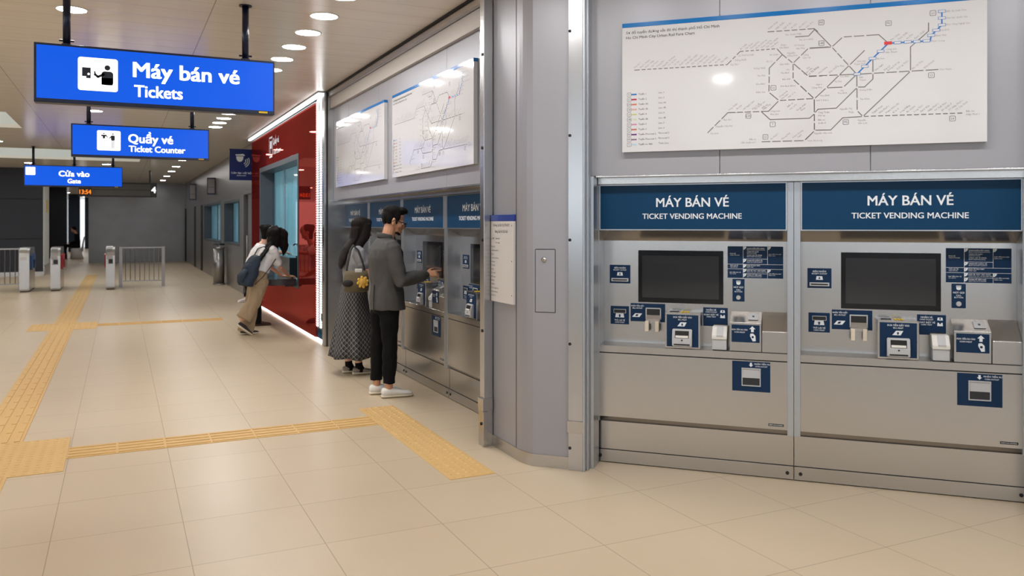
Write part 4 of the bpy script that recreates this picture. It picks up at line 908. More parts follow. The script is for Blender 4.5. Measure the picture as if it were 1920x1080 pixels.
# ------------------------------------------------------------------ counter of the red office
t = thing('counter_shelf', 'thick dark stone shelf under the ticket office window', 'counter', (2.34, 13.4, .645))
bm = BM(); prism(bm, [(0, -1.18), (-.36, -1.18), (-.40, -1.165), (-.415, -1.13), (-.415, 1.13), (-.40, 1.165), (-.36, 1.18), (0, 1.18)], 0, .092, 'z', bev=.006)
ob('slab', bm, mat('dark_stone', srgb(58, 58, 62), .18, var=.1, bscale=30), t)
ob('bracket', boxes([(-.12, 0, -.9, -.85, -.04, -.001), (-.12, 0, .85, .9, -.04, -.001)]), SLATE, t)
t = thing('screen_box', 'dark box with glass edges standing on the counter shelf', 'counter box', (2.34, 13.0, .738))
ob('body', box(BM(), -.06, .19, -.56, .5, 0, .30, bev=.004), mat('smoked_black', (.02, .03, .035), .12), t)
ob('edge', boxes([(-.066, -.058, -.566, -.555, 0, .34), (-.066, -.058, -.566, .5, .30, .306)]), GLASSM, t)
t = thing('gooseneck_microphone', 'thin black gooseneck microphone standing on the dark counter box', 'microphone', (2.44, 12.62, 1.039))
ob('base', cyl(BM(), (0, 0, 0), (0, 0, .02), .035, 14), BLACK, t)
ob('neck', tube(BM(), [(0, 0, .02), (0, 0, .16), (-.02, -.01, .2), (-.05, -.015, .2)], .008), BLACK, t, True)
ob('head', tube(BM(), [(-.05, -.015, .2), (-.07, -.018, .185)], .013), BLACK, t, True)

# ------------------------------------------------------------------ litter bin, gates, railings
t = thing('litter_bin', 'round stainless litter bin with dark lid standing by the grey wall', 'bin', (2.28, 22.1, 0))
ob('body', cyl(BM(), (0, 0, .03), (0, 0, .93), .135, 24), DARKSTEEL, t, True); ob('base', cyl(BM(), (0, 0, 0), (0, 0, .03), .15, 24), DARKSTEEL, t)
ob('rim', cyl(BM(), (0, 0, .93), (0, 0, .955), .145, 24), STEEL, t); ob('lid', cyl(BM(), (0, 0, 1.0), (0, 0, 1.05), .15, 24, .13), BLACK, t); ob('post', boxes([(-.02, .02, .09, .12, .955, 1.0), (-.02, .02, -.12, -.09, .955, 1.0)]), STEEL, t)
BLUEF = mat('blue_flap', srgb(20, 86, 160), .25); REDF = mat('red_flap', srgb(200, 36, 48), .25)
def gate(x, y, wd, flap, side, label, lit):
    t = thing('ticket_gate', label, 'ticket gate', (x, y, 0), 0, 'ticket gates'); h = wd/2
    pr = [(0.02, .02), (0, .06), (0, .80), (.02, .88), (.07, .95), (.15, .99), (.25, 1.0), (1.15, 1.0), (1.25, .99), (1.33, .95), (1.38, .88), (1.4, .8), (1.4, .06), (1.38, .02)]
    ob('body', prism(BM(), pr, -h, h, 'x', bev=.008), STEELV, t)
    ob('base', box(BM(), -h+.01, h-.01, .03, 1.37, 0, .02), GAP, t)
    ob('hood', prism(BM(), [(-.006, .72), (-.008, .80), (.012, .888), (.064, .96), (.148, 1.002), (.45, 1.012), (.45, .99), (.02, .72)], -h*.86, h*.45, 'x'), DARKSTEEL if not lit else STEEL, t)
    if not lit:
        rd = ob('reader', box(BM(), -h*.7, h*.6, -.006, .001, .60, .735, bev=.002), GREYP, t)
        ob('reader_window', box(BM(), -h*.4, h*.5, -.009, -.005, .618, .72), BLACK, rd)
    ob('flap', prism(BM(), [(.25, .50), (.25, .82), (.40, .84), (.52, .70), (.52, .56), (.40, .48)], h*side-.02, h*side+.035*side+.02*0, 'x', bev=.004), flap, t)
    ob('flap', prism(BM(), [(.95, .50), (.95, .70), (1.05, .84), (1.15, .82), (1.15, .50)], h*side-.02, h*side+.035*side, 'x', bev=.004), flap, t)
    return t
gate(-1.955, 21.45, .20, BLUEF, 1, 'stainless ticket gate with blue flaps beside the railing cut by the frame', True)
gate(-1.345, 21.55, .20, REDF, 1, 'stainless ticket gate with red flaps standing between two passages', False)
gate(-.205, 21.45, .19, REDF, -1, 'stainless ticket gate with red flap beside the long barred railing', False)
def railing(x, wd, label, n):
    t = thing('railing', label, 'railing', (x, 22.2, 0), 0, 'gate railings')
    for xx in (0, wd): ob('post', box(BM(), xx-.038, xx+.038, -.02, .02, 0, .985, bev=.004), DARKSTEEL, t)
    ob('top_rail', box(BM(), .04, wd-.04, -.018, .018, .945, .98, bev=.003), DARKSTEEL, t)
    ob('bottom_rail', box(BM(), .04, wd-.04, -.012, .012, .13, .155), DARKSTEEL, t)
    for i in range(n): xx = wd*(i+1)/(n+1); ob('baluster', cyl(BM(), (xx, 0, .155), (xx, 0, .945), .009, 8), DARKSTEEL, t)
railing(-.035+.05, .96, 'steel railing with thin vertical bars between gate and wall', 8)
railing(-2.62, .52, 'short steel railing with thin bars beside the blue-flap gate', 4)
t = thing('wall_notice', 'tiny yellow notice on the white side of the dark wall', 'notice', (-2.058, 29.2, 2.1))
ob('plate', box(BM(), 0, .02, -.15, .15, -.2, .2), YEL, t)

# ------------------------------------------------------------------ people
V = Vector
def lerp(a, b, t): return V(a)*(1-t)+V(b)*t
def head_lumps(bm, c, f, k=1.0, ears=True):
    """skull, jaw, nose, lips and ears; c = between the ears, f = facing (may tilt down)"""
    f = V(f).normalized(); l = V((0, 0, 1)).cross(f).normalized(); u = f.cross(l); M = Matrix((f, l, u)).transposed()
    P = lambda a, b, d: V(c)+(f*a+l*b+u*d)*k
    E_ = lambda p, r: ball(bm, P(*p), [q*k for q in r], 16, M)
    E_((-.012, 0, .045), (.098, .074, .085)); E_((.028, 0, -.005), (.066, .060, .092)); E_((.040, 0, -.068), (.046, .046, .036)); E_((.005, 0, -.045), (.058, .058, .040))
    E_((.066, 0, .018), (.030, .052, .012)); E_((.082, 0, -.083), (.016, .022, .014))
    tube(bm, [P(.082, 0, .012), P(.098, 0, -.012), P(.108, 0, -.030)], [.008*k, .011*k, .014*k], 10)
    E_((.092, .012, -.033), (.012, .008, .008)); E_((.092, -.012, -.033), (.012, .008, .008))
    E_((.088, 0, -.053), (.012, .024, .006)); E_((.086, 0, -.063), (.012, .020, .006))
    for s in (1, -1):
        E_((.058, s*.040, -.022), (.026, .022, .022))
        if ears: E_((-.008, s*.077, -.004), (.019, .008, .033)); E_((-.004, s*.079, -.026), (.011, .007, .013))
    return P, M
def hand_lumps(bm, w, d, nrm, side, k=1.0, curl=(.15, .9, 1.1, 1.2), thumb=.6):
    """palm and five fingers; w = wrist, d = pointing direction, nrm = back of the hand, side = towards the thumb"""
    d = V(d).normalized(); s = V(side); s = (s-d*s.dot(d)).normalized(); n = V(nrm); n = (n-d*n.dot(d)-s*n.dot(s)).normalized()
    w = V(w)
    loft(bm, [(w-d*.01*k, s*.026*k, n*.018*k), (w+d*.03*k, s*.036*k, n*.017*k), (w+d*.075*k, s*.041*k, n*.014*k), (w+d*.092*k, s*.036*k, n*.010*k)], 12)
    L = (.072, .080, .074, .058)
    for i in range(4):
        p = w+d*.086*k+s*(.030-.020*i)*k; a = 0.; pts = [p-d*.02*k, p]; c = curl[i]
        for q in (.45, .3, .25):
            a += c*(.55 if q == .45 else .5); p = p+(d*math.cos(a)-n*math.sin(a))*L[i]*q*k; pts.append(p)
        tube(bm, pts, [.0095*k, .0095*k, .0088*k, .008*k, .0068*k], 8)
    p = w+d*.022*k+s*.026*k; a = .75
    pts = [p-d*.012*k-s*.008*k]
    for q, b in ((.035, .0), (.03, thumb*.5), (.024, thumb)):
        pts.append(p); p = p+(d*math.cos(a-b)+s*math.sin(a-b)-n*.35*b)*q*k
    pts.append(p); tube(bm, pts, [.013*k, .013*k, .012*k, .010*k, .008*k], 8)
def limb(bm, pts, rad, n=14, flatk=1.0): return tube(bm, pts, rad, n, flatk)
def rig(loc, rz):
    M = Matrix.Translation(V(loc)) @ Matrix.Rotation(rz, 4, 'Z')
    return M
def shoe(bm_top, bm_sole, heel, toe, width=.088, h=.085, lift=0.):
    """low shoe from heel to toe (points on the ground), upper and sole separately"""
    a, b = V(heel), V(toe); d = b-a; L = d.length; d.normalize(); up = V((0, 0, 1)); up = (up-d*up.dot(d)).normalized(); s = up.cross(d)
    def ring(t, hw, z0, z1): 
        c = a+d*(L*t)+up*((z0+z1)/2); return (c, s*hw, up*(z1-z0)/2)
    w = width/2
    loft(bm_sole, [ring(.0, w*.55, .002, .030), ring(.04, w*.80, .0, .032), ring(.25, w*.86, .0, .031), ring(.45, w*.86, .0, .030), ring(.7, w*1.04, .0, .029), ring(.88, w*.95, .001, .029), ring(.965, w*.70, .003, .029), ring(1.0, w*.42, .007, .027)], 18)
    loft(bm_top, [ring(.012, w*.45, .02, h*.85), ring(.05, w*.74, .018, h), ring(.22, w*.82, .018, h*1.02), ring(.38, w*.82, .018, h*1.0), ring(.55, w*.90, .018, h*.84), ring(.74, w*.97, .018, h*.68), ring(.87, w*.88, .018, h*.61), ring(.95, w*.66, .018, h*.52), ring(.985, w*.36, .02, h*.42)], 18)

# ---- the man in the blazer (faces +X; his right side towards the viewer)
def man():
    t = thing('person', 'man in dark grey blazer and glasses, black trousers and white sneakers, touching a ticket machine', 'person', (2.16, 7.13, 0))
    hip = [V((0, -.09, .86)), V((-.015, .09, .86))]
    knee = [V((.005, -.095, .47)), V((-.05, .085, .47))]
    ank = [V((-.005, -.10, .095)), V((-.06, .095, .095))]
    shR = V((-.005, -.185, 1.34)); elR = V((.055, -.255, 1.045)); wrR = V((.335, -.14, 1.085))
    shL = V((.02, .185, 1.34)); elL = V((-.01, .235, 1.06)); wrL = V((.03, .245, .83))
    f = V((.93, -.16, -.27)); hc = V((.068, 0, 1.565))
    bm = BM()
    head_lumps(bm, hc, f, 1.0)
    limb(bm, [(-.005, 0, 1.36), (.02, 0, 1.44), (.045, 0, 1.53)], [.068, .060, .058])
    loft(bm, [((0, 0, .80), (.085, 0, 0), (0, .13, 0)), ((0, 0, .95), (.085, 0, 0), (0, .135, 0)), ((0, 0, 1.10), (.09, 0, 0), (0, .145, 0)), ((0, 0, 1.25), (.095, 0, 0), (0, .165, 0)), ((0, 0, 1.35), (.075, 0, 0), (0, .16, 0)), ((0, 0, 1.39), (.05, 0, 0), (0, .09, 0))], 20)
    for a, b, c in ((shR, elR, wrR), (shL, elL, wrL)): limb(bm, [a, b, lerp(b, c, .5), c], [.045, .040, .035, .026])
    for h, k, a in zip(hip, knee, ank): limb(bm, [h, k, a, a+V((0, 0, -.05))], [.07, .048, .036, .034])
    hand_lumps(bm, wrR, (1, .10, .12), (-.25, -.62, .75), (.0, .75, .62), 1.0, (.12, .85, 1.05, 1.15), .5)
    hand_lumps(bm, wrL, (.1, 0, -1), (0, 1, 0), (1, 0, .1), 1.0, (.6, .7, .7, .8), .4)
    body = ob('body', fuse(bm, .0052, 3), SKIN, t, True)
    # hair
    fN = f.normalized(); l = V((0, 0, 1)).cross(fN).normalized(); u = fN.cross(l); M = Matrix((fN, l, u)).transposed()
    P = lambda a, b, d: hc+fN*a+l*b+u*d
    bm = BM()
    ball(bm, P(-.022, 0, .078), (.098, .078, .068), 18, M); ball(bm, P(-.058, 0, .038), (.060, .074, .080), 18, M); ball(bm, P(.050, 0, .118), (.052, .064, .032), 16, M); ball(bm, P(.078, 0, .110), (.026, .054, .020), 14, M)
    ball(bm, P(-.072, 0, .005), (.034, .060, .050), 14, M)
    for s in (1, -1): ball(bm, P(.012, s*.066, .044), (.034, .016, .048), 12, M); ball(bm, P(.022, s*.069, .004), (.010, .008, .03), 10, M); ball(bm, P(-.045, s*.066, .012), (.032, .014, .05), 12, M)
    ob('hair', fuse(bm, .0055, 3), HAIR, t, True)
    bm = BM()
    ball(bm, P(.092, 0, -.046), (.008, .026, .004), 10, M); ball(bm, P(.078, 0, -.098), (.016, .020, .012), 12, M); ball(bm, P(.094, 0, -.076), (.007, .010, .008), 10, M)
    for s in (1, -1): ball(bm, P(.058, s*.034, -.092), (.026, .012, .010), 10, M)
    ob('beard', fuse(bm, .004, 3), HAIR, t, True)
    bm = BM()
    for s in (1, -1): ball(bm, P(.083, s*.033, .000), (.008, .013, .009), 12, M)
    ob('eyes', bm, mat('eye_white', (.7, .68, .66), .25), body, True)
    # glasses
    bm = BM()
    for s in (1, -1):
        ring = [P(.110, s*.034+.029*math.cos(a), -.004+.022*math.sin(a)) for a in [2*PI*q/16 for q in range(17)]]
        tube(bm, ring, .0034, 6, dome=False); tube(bm, [P(.108, s*.063, .006), P(.06, s*.080, .008), P(-.002, s*.086, .012), P(-.02, s*.084, -.004)], .0034, 6)
    tube(bm, [P(.112, .006, .002), P(.112, -.006, .002)], .003, 6)
    gl = ob('glasses', bm, BLACK, t, True)
    bm = BM()
    for s in (1, -1): ball(bm, P(.110, s*.034, -.004), (.0012, .027, .020), 14, M)
    ob('lenses', bm, GLASSM, gl, True)
    # trousers
    bm = BM()
    loft(bm, [((-.01, 0, .74), (.105, 0, 0), (0, .155, 0)), ((-.005, 0, .84), (.122, 0, 0), (0, .170, 0)), ((0, 0, .95), (.108, 0, 0), (0, .158, 0))], 22)
    for h, k, a in zip(hip, knee, ank): tube(bm, [h+V((0, 0, .02)), lerp(h, k, .45), k, lerp(k, a, .5), a+V((.0, 0, .06)), a+V((.0, 0, .03))], [.096, .088, .070, .063, .056, .056], 18, dome=False)
    ob('trousers', wrinkle(fuse(bm, .008, 3), .008, (14, 14, 10)), BLACKCLOTH, t, True)
    # blazer: torso and sleeves
    bm = BM()
    S = [((.012, 0, .775), (.156, 0, 0), (0, .212, 0)), ((.008, 0, .86), (.152, 0, 0), (0, .208, 0)), ((.0, 0, 1.0), (.140, 0, 0), (0, .194, 0)), ((-.008, 0, 1.12), (.140, 0, 0), (0, .196, 0)), ((-.018, 0, 1.24), (.142, 0, 0), (0, .208, 0)), ((-.022, 0, 1.32), (.124, 0, 0), (0, .205, 0)), ((-.018, 0, 1.372), (.096, 0, 0), (0, .165, 0)), ((-.008, 0, 1.405), (.078, 0, 0), (0, .105, 0)), ((.0, 0, 1.425), (.066, 0, 0), (0, .075, 0))]
    loft(bm, S, 30)
    for a, b, c in ((shR, elR, wrR), (shL, elL, wrL)):
        e = lerp(b, c, .86)
        limb(bm, [a+V((0, 0, -.01)), lerp(a, b, .35), lerp(a, b, .75), b, lerp(b, c, .3), lerp(b, c, .62), e], [.080, .077, .071, .069, .066, .061, .054], 18)
        for q in (.62, .8, 1.02):     # elbow creases
            p = lerp(a, b, q); limb(bm, [p+V((.035, -.03, .012)), p+V((.062, 0, .0)), p+V((.035, .03, -.012))], .016, 8)
    bl = ob('blazer', wrinkle(fuse(bm, .0085, 4), .010, (11, 11, 6), 3.), WOOL, t, True)
    bm = BM()      # standing collar round the neck
    for k in range(13):
        pass
    pts = [V((.0+.076*math.cos(a), .080*math.sin(a), 1.428+.018*math.cos(a-PI))) for a in [math.radians(70+220*q/14) for q in range(15)]]
    tube(bm, pts, .010, 10, 2.4); ob('collar', fuse(bm, .005, 2), WOOL, bl, True)
    bm = BM()      # lapel edge, back vent and the side seam
    tube(bm, [(.062, -.085, 1.415), (.098, -.088, 1.33), (.135, -.07, 1.2), (.142, -.045, 1.05)], .009, 8, .5); tube(bm, [(.062, .085, 1.415), (.098, .088, 1.33), (.135, .07, 1.2), (.142, .045, 1.05)], .009, 8, .5)
    ob('lapels', fuse(bm, .005, 2), WOOL, bl, True)
    bm = BM(); tube(bm, [(-.132, -.075, 1.0), (-.138, -.08, .90), (-.141, -.082, .776)], .0045, 6); ob('vent', bm, GAP, bl)
    bm = BM(); tube(bm, [(.09, -.178, .94), (.0, -.196, .94)], .006, 6); ob('pocket', bm, WOOL, bl)
    bm = BM(); limb(bm, [(.06, 0, 1.40), (.115, 0, 1.28), (.13, 0, 1.1)], [.05, .06, .05], 14, .7); ob('undershirt', bm, BLACKCLOTH, t, True)
    # bracelets
    d = (wrR-elR).normalized(); s1 = d.cross(V((0, 0, 1))).normalized(); s2 = s1.cross(d)
    for q, r in ((-.012, .0305), (.004, .0295)):
        c = wrR+d*q; bm = BM(); tube(bm, [c+(s1*math.cos(a)+s2*math.sin(a)*.9)*r for a in [2*PI*k/16 for k in range(17)]], .0042, 6, dome=False); ob('bracelet', bm, DENIMB, t, True)
    # sneakers
    for hx, hy in ((-.075, -.10), (-.13, .095)):
        bt, bs = BM(), BM(); shoe(bt, bs, (hx, hy, 0), (hx+.285, hy-.015, 0), .098, .088)
        so = ob('sneaker', bt, SHOEW, t, True); ob('sole', bs, SOLE, so, True)
        bl_ = BM()
        for q in range(4): x = hx+.125+.022*q; z = .083-.010*q; tube(bl_, [(x, hy-.024, z-.012), (x+.008, hy-.004, z+.003), (x, hy+.02, z-.012)], .0035, 6)
        ob('laces', bl_, WHITECLOTH, so, True)
    return t
man()

# ---- the woman with the long hair (faces +X)
def woman():
    t = thing('person', 'woman with long dark hair, grey T-shirt and long plaid skirt, standing behind the man', 'person', (2.19, 8.32, 0))
    shR = V((-.01, -.165, 1.27)); elR = V((.09, -.195, 1.02)); wrR = V((.29, -.10, 1.08))
    shL = V((.01, .165, 1.27)); elL = V((.10, .19, 1.03)); wrL = V((.29, .10, 1.08))
    ank = [V((.02, -.07, .09)), V((-.05, .07, .09))]
    f = V((.95, .04, -.25)); hc = V((.075, 0, 1.475))
    bm = BM(); head_lumps(bm, hc, f, .94)
    limb(bm, [(.0, 0, 1.29), (.02, 0, 1.36), (.045, 0, 1.44)], [.055, .048, .047])
    loft(bm, [((0, 0, .75), (.09, 0, 0), (0, .135, 0)), ((0, 0, .95), (.075, 0, 0), (0, .115, 0)), ((0, 0, 1.15), (.085, 0, 0), (0, .135, 0)), ((0, 0, 1.28), (.06, 0, 0), (0, .14, 0)), ((0, 0, 1.32), (.04, 0, 0), (0, .07, 0))], 20)
    for a, b, c in ((shR, elR, wrR), (shL, elL, wrL)): limb(bm, [a, lerp(a, b, .5), b, lerp(b, c, .5), c], [.046, .043, .036, .033, .023])
    for s, a in zip((-1, 1), ank): limb(bm, [(0, s*.075, .8), (a.x, a.y, .45), (a.x-.01, a.y, .28), a, a+V((0, 0, -.05))], [.075, .05, .05, .034, .032])
    for w_, sd in ((wrR, 1), (wrL, -1)): hand_lumps(bm, w_, (1, .0, .1), (-.1, -.3*sd, .9), (0, sd, .2), .9, (.3, .5, .6, .7), .4)
    body = ob('body', fuse(bm, .006, 3), SKIN2, t, True)
    bm = BM(); P = lambda a, b, d: hc+V((a, b, d))
    ball(bm, P(-.015, 0, .065), (.108, .086, .080), 18); ball(bm, P(-.045, 0, .0), (.075, .084, .105), 18); ball(bm, P(.055, 0, .085), (.045, .070, .040), 14)
    for s in (1, -1): loft(bm, [(P(.03, s*.070, .07), (.05, 0, 0), (0, .018, 0)), (P(.028, s*.078, .0), (.045, 0, 0), (0, .018, 0)), (P(.0, s*.085, -.08), (.055, 0, 0), (0, .022, 0)), (P(-.05, s*.085, -.15), (.05, 0, 0), (0, .025, 0)), (P(-.09, s*.075, -.24), (.035, 0, 0), (0, .025, 0))], 14)
    loft(bm, [(P(-.06, 0, .03), (.06, 0, 0), (0, .085, 0)), (P(-.08, 0, -.08), (.055, 0, 0), (0, .095, 0)), (P(-.16, 0, -.18), (.045, 0, 0), (0, .10, 0)), (P(-.205, -.01, -.28), (.036, 0, 0), (0, .095, 0)), (P(-.228, -.02, -.35), (.024, 0, 0), (0, .08, 0)), (P(-.235, -.03, -.395), (.008, 0, 0), (0, .05, 0))], 18)
    ob('hair', fuse(bm, .007, 4), HAIRB, t, True)
    bm = BM()
    for s in (1, -1): ball(bm, hc+V((.078, s*.031, -.02)), (.007, .012, .008), 10)
    ob('eyes', bm, MATS['eye_white'], body, True)
    bm = BM()
    loft(bm, [((-.005, 0, .88), (.110, 0, 0), (0, .165, 0)), ((-.005, 0, 1.0), (.112, 0, 0), (0, .160, 0)), ((-.01, 0, 1.13), (.122, 0, 0), (0, .168, 0)), ((-.012, 0, 1.23), (.112, 0, 0), (0, .172, 0)), ((-.01, 0, 1.295), (.075, 0, 0), (0, .135, 0)), ((0, 0, 1.325), (.06, 0, 0), (0, .07, 0))], 24)
    for a, b in ((shR, elR), (shL, elL)): limb(bm, [a+V((0, 0, -.01)), lerp(a, b, .3), lerp(a, b, .56)], [.070, .070, .068], 16); limb(bm, [lerp(a, b, .5), lerp(a, b, .56)], [.073, .073], 16)
    ob('t_shirt', wrinkle(fuse(bm, .008, 4), .010, (12, 12, 7)), TEE, t, True)
    bm = BM(); n = 56; rings = []
    for k in range(13):
        q = k/12; z = .96-.78*q; r = .112+.115*q**.9; ring = []
        for i in range(n):
            a = 2*PI*i/n; fold = 1+(.075*math.sin(7*a+.6)+.045*math.sin(11*a+2))*q
            ring.append(bm.verts.new((-.01+r*1.0*fold*math.cos(a)-.01*q, r*1.18*fold*math.sin(a), z+.008*math.sin(5*a)*q)))
        rings.append(ring)
    for a, b in zip(rings, rings[1:]):
        for i in range(n): bm.faces.new([a[i], b[i], b[(i+1) % n], a[(i+1) % n]])
    bm.faces.new(rings[0]); bm.faces.new(rings[-1][::-1])
    ob('skirt', bm, SKIRT, t, True)
    for a in ank:
        bm = BM(); limb(bm, [a+V((0, 0, .03)), a, a+V((.02, 0, -.05))], [.038, .039, .044], 14); ob('sock', bm, BLACKCLOTH, t, True)
        bt, bs = BM(), BM(); shoe(bt, bs, (a.x-.065, a.y, 0), (a.x+.185, a.y-.01, 0), .088, .07); so = ob('shoe', bt, SHOEG, t, True); ob('sole', bs, SOLE, so, True)
    return t
woman()
# shoulder bag on her near side, with its plush charm
t = thing('shoulder_bag', 'woven khaki shoulder bag hanging at the long-haired woman\'s side', 'bag', (2.13, 8.045, .86))
bm = BM()
loft(bm, [((0, 0, 0), (.085, 0, 0), (0, .035, 0)), ((0, 0, .015), (.125, 0, 0), (0, .055, 0)), ((0, 0, .10), (.132, 0, 0), (0, .055, 0)), ((0, 0, .17), (.122, 0, 0), (0, .045, 0)), ((0, 0, .215), (.112, 0, 0), (0, .03, 0))], 24)
ob('pouch', bm, BAG, t, True)
bm = BM(); tube(bm, [(-.10, 0, .20), (-.085, .005, .30), (-.05, .04, .42), (-.01, .085, .465)], .014, 10, .6); tube(bm, [(.09, 0, .20), (.065, .005, .30), (.03, .04, .42), (-.01, .085, .465)], .013, 10, .6); ob('strap', bm, DENIMB, t, True)
bm = BM(); ball(bm, (-.10, -.05, .095), (.055, .02, .035), 12); ob('patch', bm, DENIMB, t, True)
ob('tissue_packet', boxes([(-.02, .05, -.035, -.015, .20, .235)], .004), WPLAST, t)
t = thing('plush_charm', 'yellow sun-shaped plush charm hanging on the woven khaki bag', 'charm', (2.175, 7.968, .965))
bm = BM(); ball(bm, (0, 0, 0), (.042, .018, .042), 14)
for k in range(8): a = 2*PI*k/8+.2; ball(bm, (.048*math.cos(a), 0, .048*math.sin(a)), (.016, .012, .016), 10)
ob('sun_body', fuse(bm, .004, 2), SUN, t, True)

# ---- two people leaning on the counter of the ticket office
def leaner(loc, name, label, hcz, hipx, feet, top, trouser, shoe_m, hairfn, wide, wr, rz=0., k=1.0, sole=None, apron=None):
    t = thing('person', label, 'person', loc, rz)
    hip = V((0, 0, .80)); ch = V((hipx, 0, 1.18)); nk = V((hipx+.06, 0, 1.26)); hc = V((hipx+.125, 0, hcz)); f = V((.8, 0, -.62))
    bm = BM(); head_lumps(bm, hc, f, .94)
    limb(bm, [ch, nk, hc+V((-.03, 0, -.03))], [.075, .052, .05])
    ax = (ch-hip).normalized(); pv = V((0, 1, 0)); fw = ax.cross(pv)*-1
    loft(bm, [(hip+ax*-.05, fw*.09, pv*.13), (hip+ax*.12, fw*.08, pv*.12), (hip+ax*.28, fw*.085, pv*.135), (ch, fw*.06, pv*.13)], 18)
    for s in (-1, 1):
        sh = ch+V((0, s*.155, -.0)); w_ = V(wr[0 if s < 0 else 1]); el = lerp(sh, w_, .52)+V((-.03, s*.04, -.05))
        limb(bm, [sh, el, lerp(el, w_, .5), w_], [.043, .036, .032, .023]); hand_lumps(bm, w_, (.9, -.2*s, -.1), (0, 0, 1), (0, -s, 0), .9, (.5, .6, .7, .8), .4)
    for (kx, ax_), s in zip(feet, (-1, 1)):
        limb(bm, [hip+V((0, s*.08, -.03)), V(kx), V(ax_)+V((0, 0, .09))], [.075, .05, .036])
    body = ob('body', fuse(bm, .007, 3), SKIN2, t, True)
    hairfn(t, hc)
    bm = BM()
    loft(bm, [(hip+ax*.08, fw*.115, pv*.165), (hip+ax*.2, fw*.11, pv*.155), (hip+ax*.32, fw*.115, pv*.165), (ch, fw*.09, pv*.165), (ch+ax*.05, fw*.06, pv*.09)], 22)
    for s in (-1, 1):
        sh = ch+V((0, s*.155, 0)); w_ = V(wr[0 if s < 0 else 1]); el = lerp(sh, w_, .52)+V((-.03, s*.04, -.05)); limb(bm, [sh, lerp(sh, el, .75)], [.072, .068], 16)
    ob('shirt', wrinkle(fuse(bm, .009, 4), .014, (11, 11, 7)), top, t, True)
    bm = BM()
    loft(bm, [(hip+V((0, 0, -.10)), (.115, 0, 0), (0, .165, 0)), (hip, (.12, 0, 0), (0, .165, 0)), (hip+ax*.12, fw*.10, pv*.145)], 22)
    for (kx, ax_), s in zip(feet, (-1, 1)):
        h = hip+V((0, s*.085, -.02)); K = V(kx); A_ = V(ax_)+V((0, 0, .07))
        r = (.105, .108, .100, .105, .110) if wide else (.095, .085, .07, .065, .06)
        tube(bm, [h, lerp(h, K, .5), K, lerp(K, A_, .5), lerp(K, A_, .93) if A_.z > .15 else A_+V((0, 0, -.035))], r, 18, dome=False)
    ob('trousers', wrinkle(fuse(bm, .010, 4), .02 if wide else .01, (10, 10, 4)), trouser, t, True)
    for (kx, ax_), s in zip(feet, (-1, 1)):
        bt, bs = BM(), BM(); A_ = V(ax_); up = A_.z > .05
        hl = A_+V((-.07, 0, 0)); to = A_+V((.19, 0, 0)) if not up else A_+V((.13, 0, -A_.z+.0))
        shoe(bt, bs, hl, to, .09, .075); so = ob('shoe', bt, shoe_m, t, True); ob('sole', bs, sole or SOLE, so, True)
    return t
def hair_long(t, hc):
    bm = BM()
    ball(bm, hc+V((-.02, 0, .045)), (.135, .115, .105), 16); ball(bm, hc+V((.05, -.01, .02)), (.10, .110, .105), 14); ball(bm, hc+V((-.05, -.02, -.06)), (.10, .12, .10), 14); ball(bm, hc+V((.07, -.03, -.06)), (.075, .10, .11), 14)
    loft(bm, [(hc+V((-.03, -.02, .0)), (.09, 0, .05), (0, .11, 0)), (hc+V((-.12, -.07, -.09)), (.07, 0, .05), (0, .09, 0)), (hc+V((-.22, -.11, -.21)), (.055, 0, .03), (0, .075, 0)), (hc+V((-.30, -.13, -.33)), (.035, 0, .01), (0, .05, 0)), (hc+V((-.33, -.135, -.39)), (.012, 0, .0), (0, .02, 0))], 16)
    loft(bm, [(hc+V((.05, -.04, .0)), (.07, 0, 0), (0, .09, 0)), (hc+V((.09, -.05, -.12)), (.055, 0, 0), (0, .075, 0)), (hc+V((.085, -.05, -.22)), (.03, 0, 0), (0, .04, 0)), (hc+V((.07, -.05, -.28)), (.01, 0, 0), (0, .015, 0))], 14)
    loft(bm, [(hc+V((-.06, -.06, -.05)), (.07, 0, 0), (0, .06, 0)), (hc+V((-.07, -.12, -.17)), (.05, 0, 0), (0, .05, 0)), (hc+V((-.10, -.15, -.28)), (.02, 0, 0), (0, .02, 0))], 14)
    ob('hair', wrinkle(fuse(bm, .008, 3), .018, (16, 16, 7)), HAIR, t, True)
def hair_bun(t, hc):
    bm = BM(); ball(bm, hc+V((-.02, 0, .05)), (.105, .085, .085), 16); ball(bm, hc+V((-.05, 0, .0)), (.06, .075, .08), 12); ball(bm, hc+V((-.085, 0, .085)), (.05, .05, .045), 12); ball(bm, hc+V((-.055, 0, -.07)), (.05, .065, .06), 12)
    ob('hair', fuse(bm, .008, 3), HAIR, t, True)
# person with the backpack
leaner((1.75, 11.86, 0), 'a', 'person with long black hair, white T-shirt and wide beige trousers leaning on the counter shelf', 1.365, .14,
       [((-.10, -.09, .46), (-.27, -.10, .15)), ((-.05, .10, .44), (-.16, .08, .0))], WHITECLOTH, BEIGECLOTH, DENIMB, hair_long, True, [(.52, .20, .785), (.47, .34, .785)], rz=.2)
leaner((1.77, 12.95, 0), 'b', 'person with tied-up hair, white shirt and black trousers at the counter, behind the long-haired one', 1.41, .16,
       [((.10, -.09, .44), (.12, -.10, .0)), ((.05, .10, .44), (.05, .11, .0))], WHITECLOTH, BLACKCLOTH, SHOEB, hair_bun, False, [(.49, -.14, 1.11), (.49, .10, 1.11)], sole=SHOEB)
t = thing('backpack', 'dark blue canvas backpack slung on the back of the person at the counter', 'backpack', (1.62, 11.60, .70), .2)
bm = BM()
ax = V((.36, 0, .93)).normalized(); sx_ = V((.93, 0, -.36)); sy_ = V((0, 1, 0))
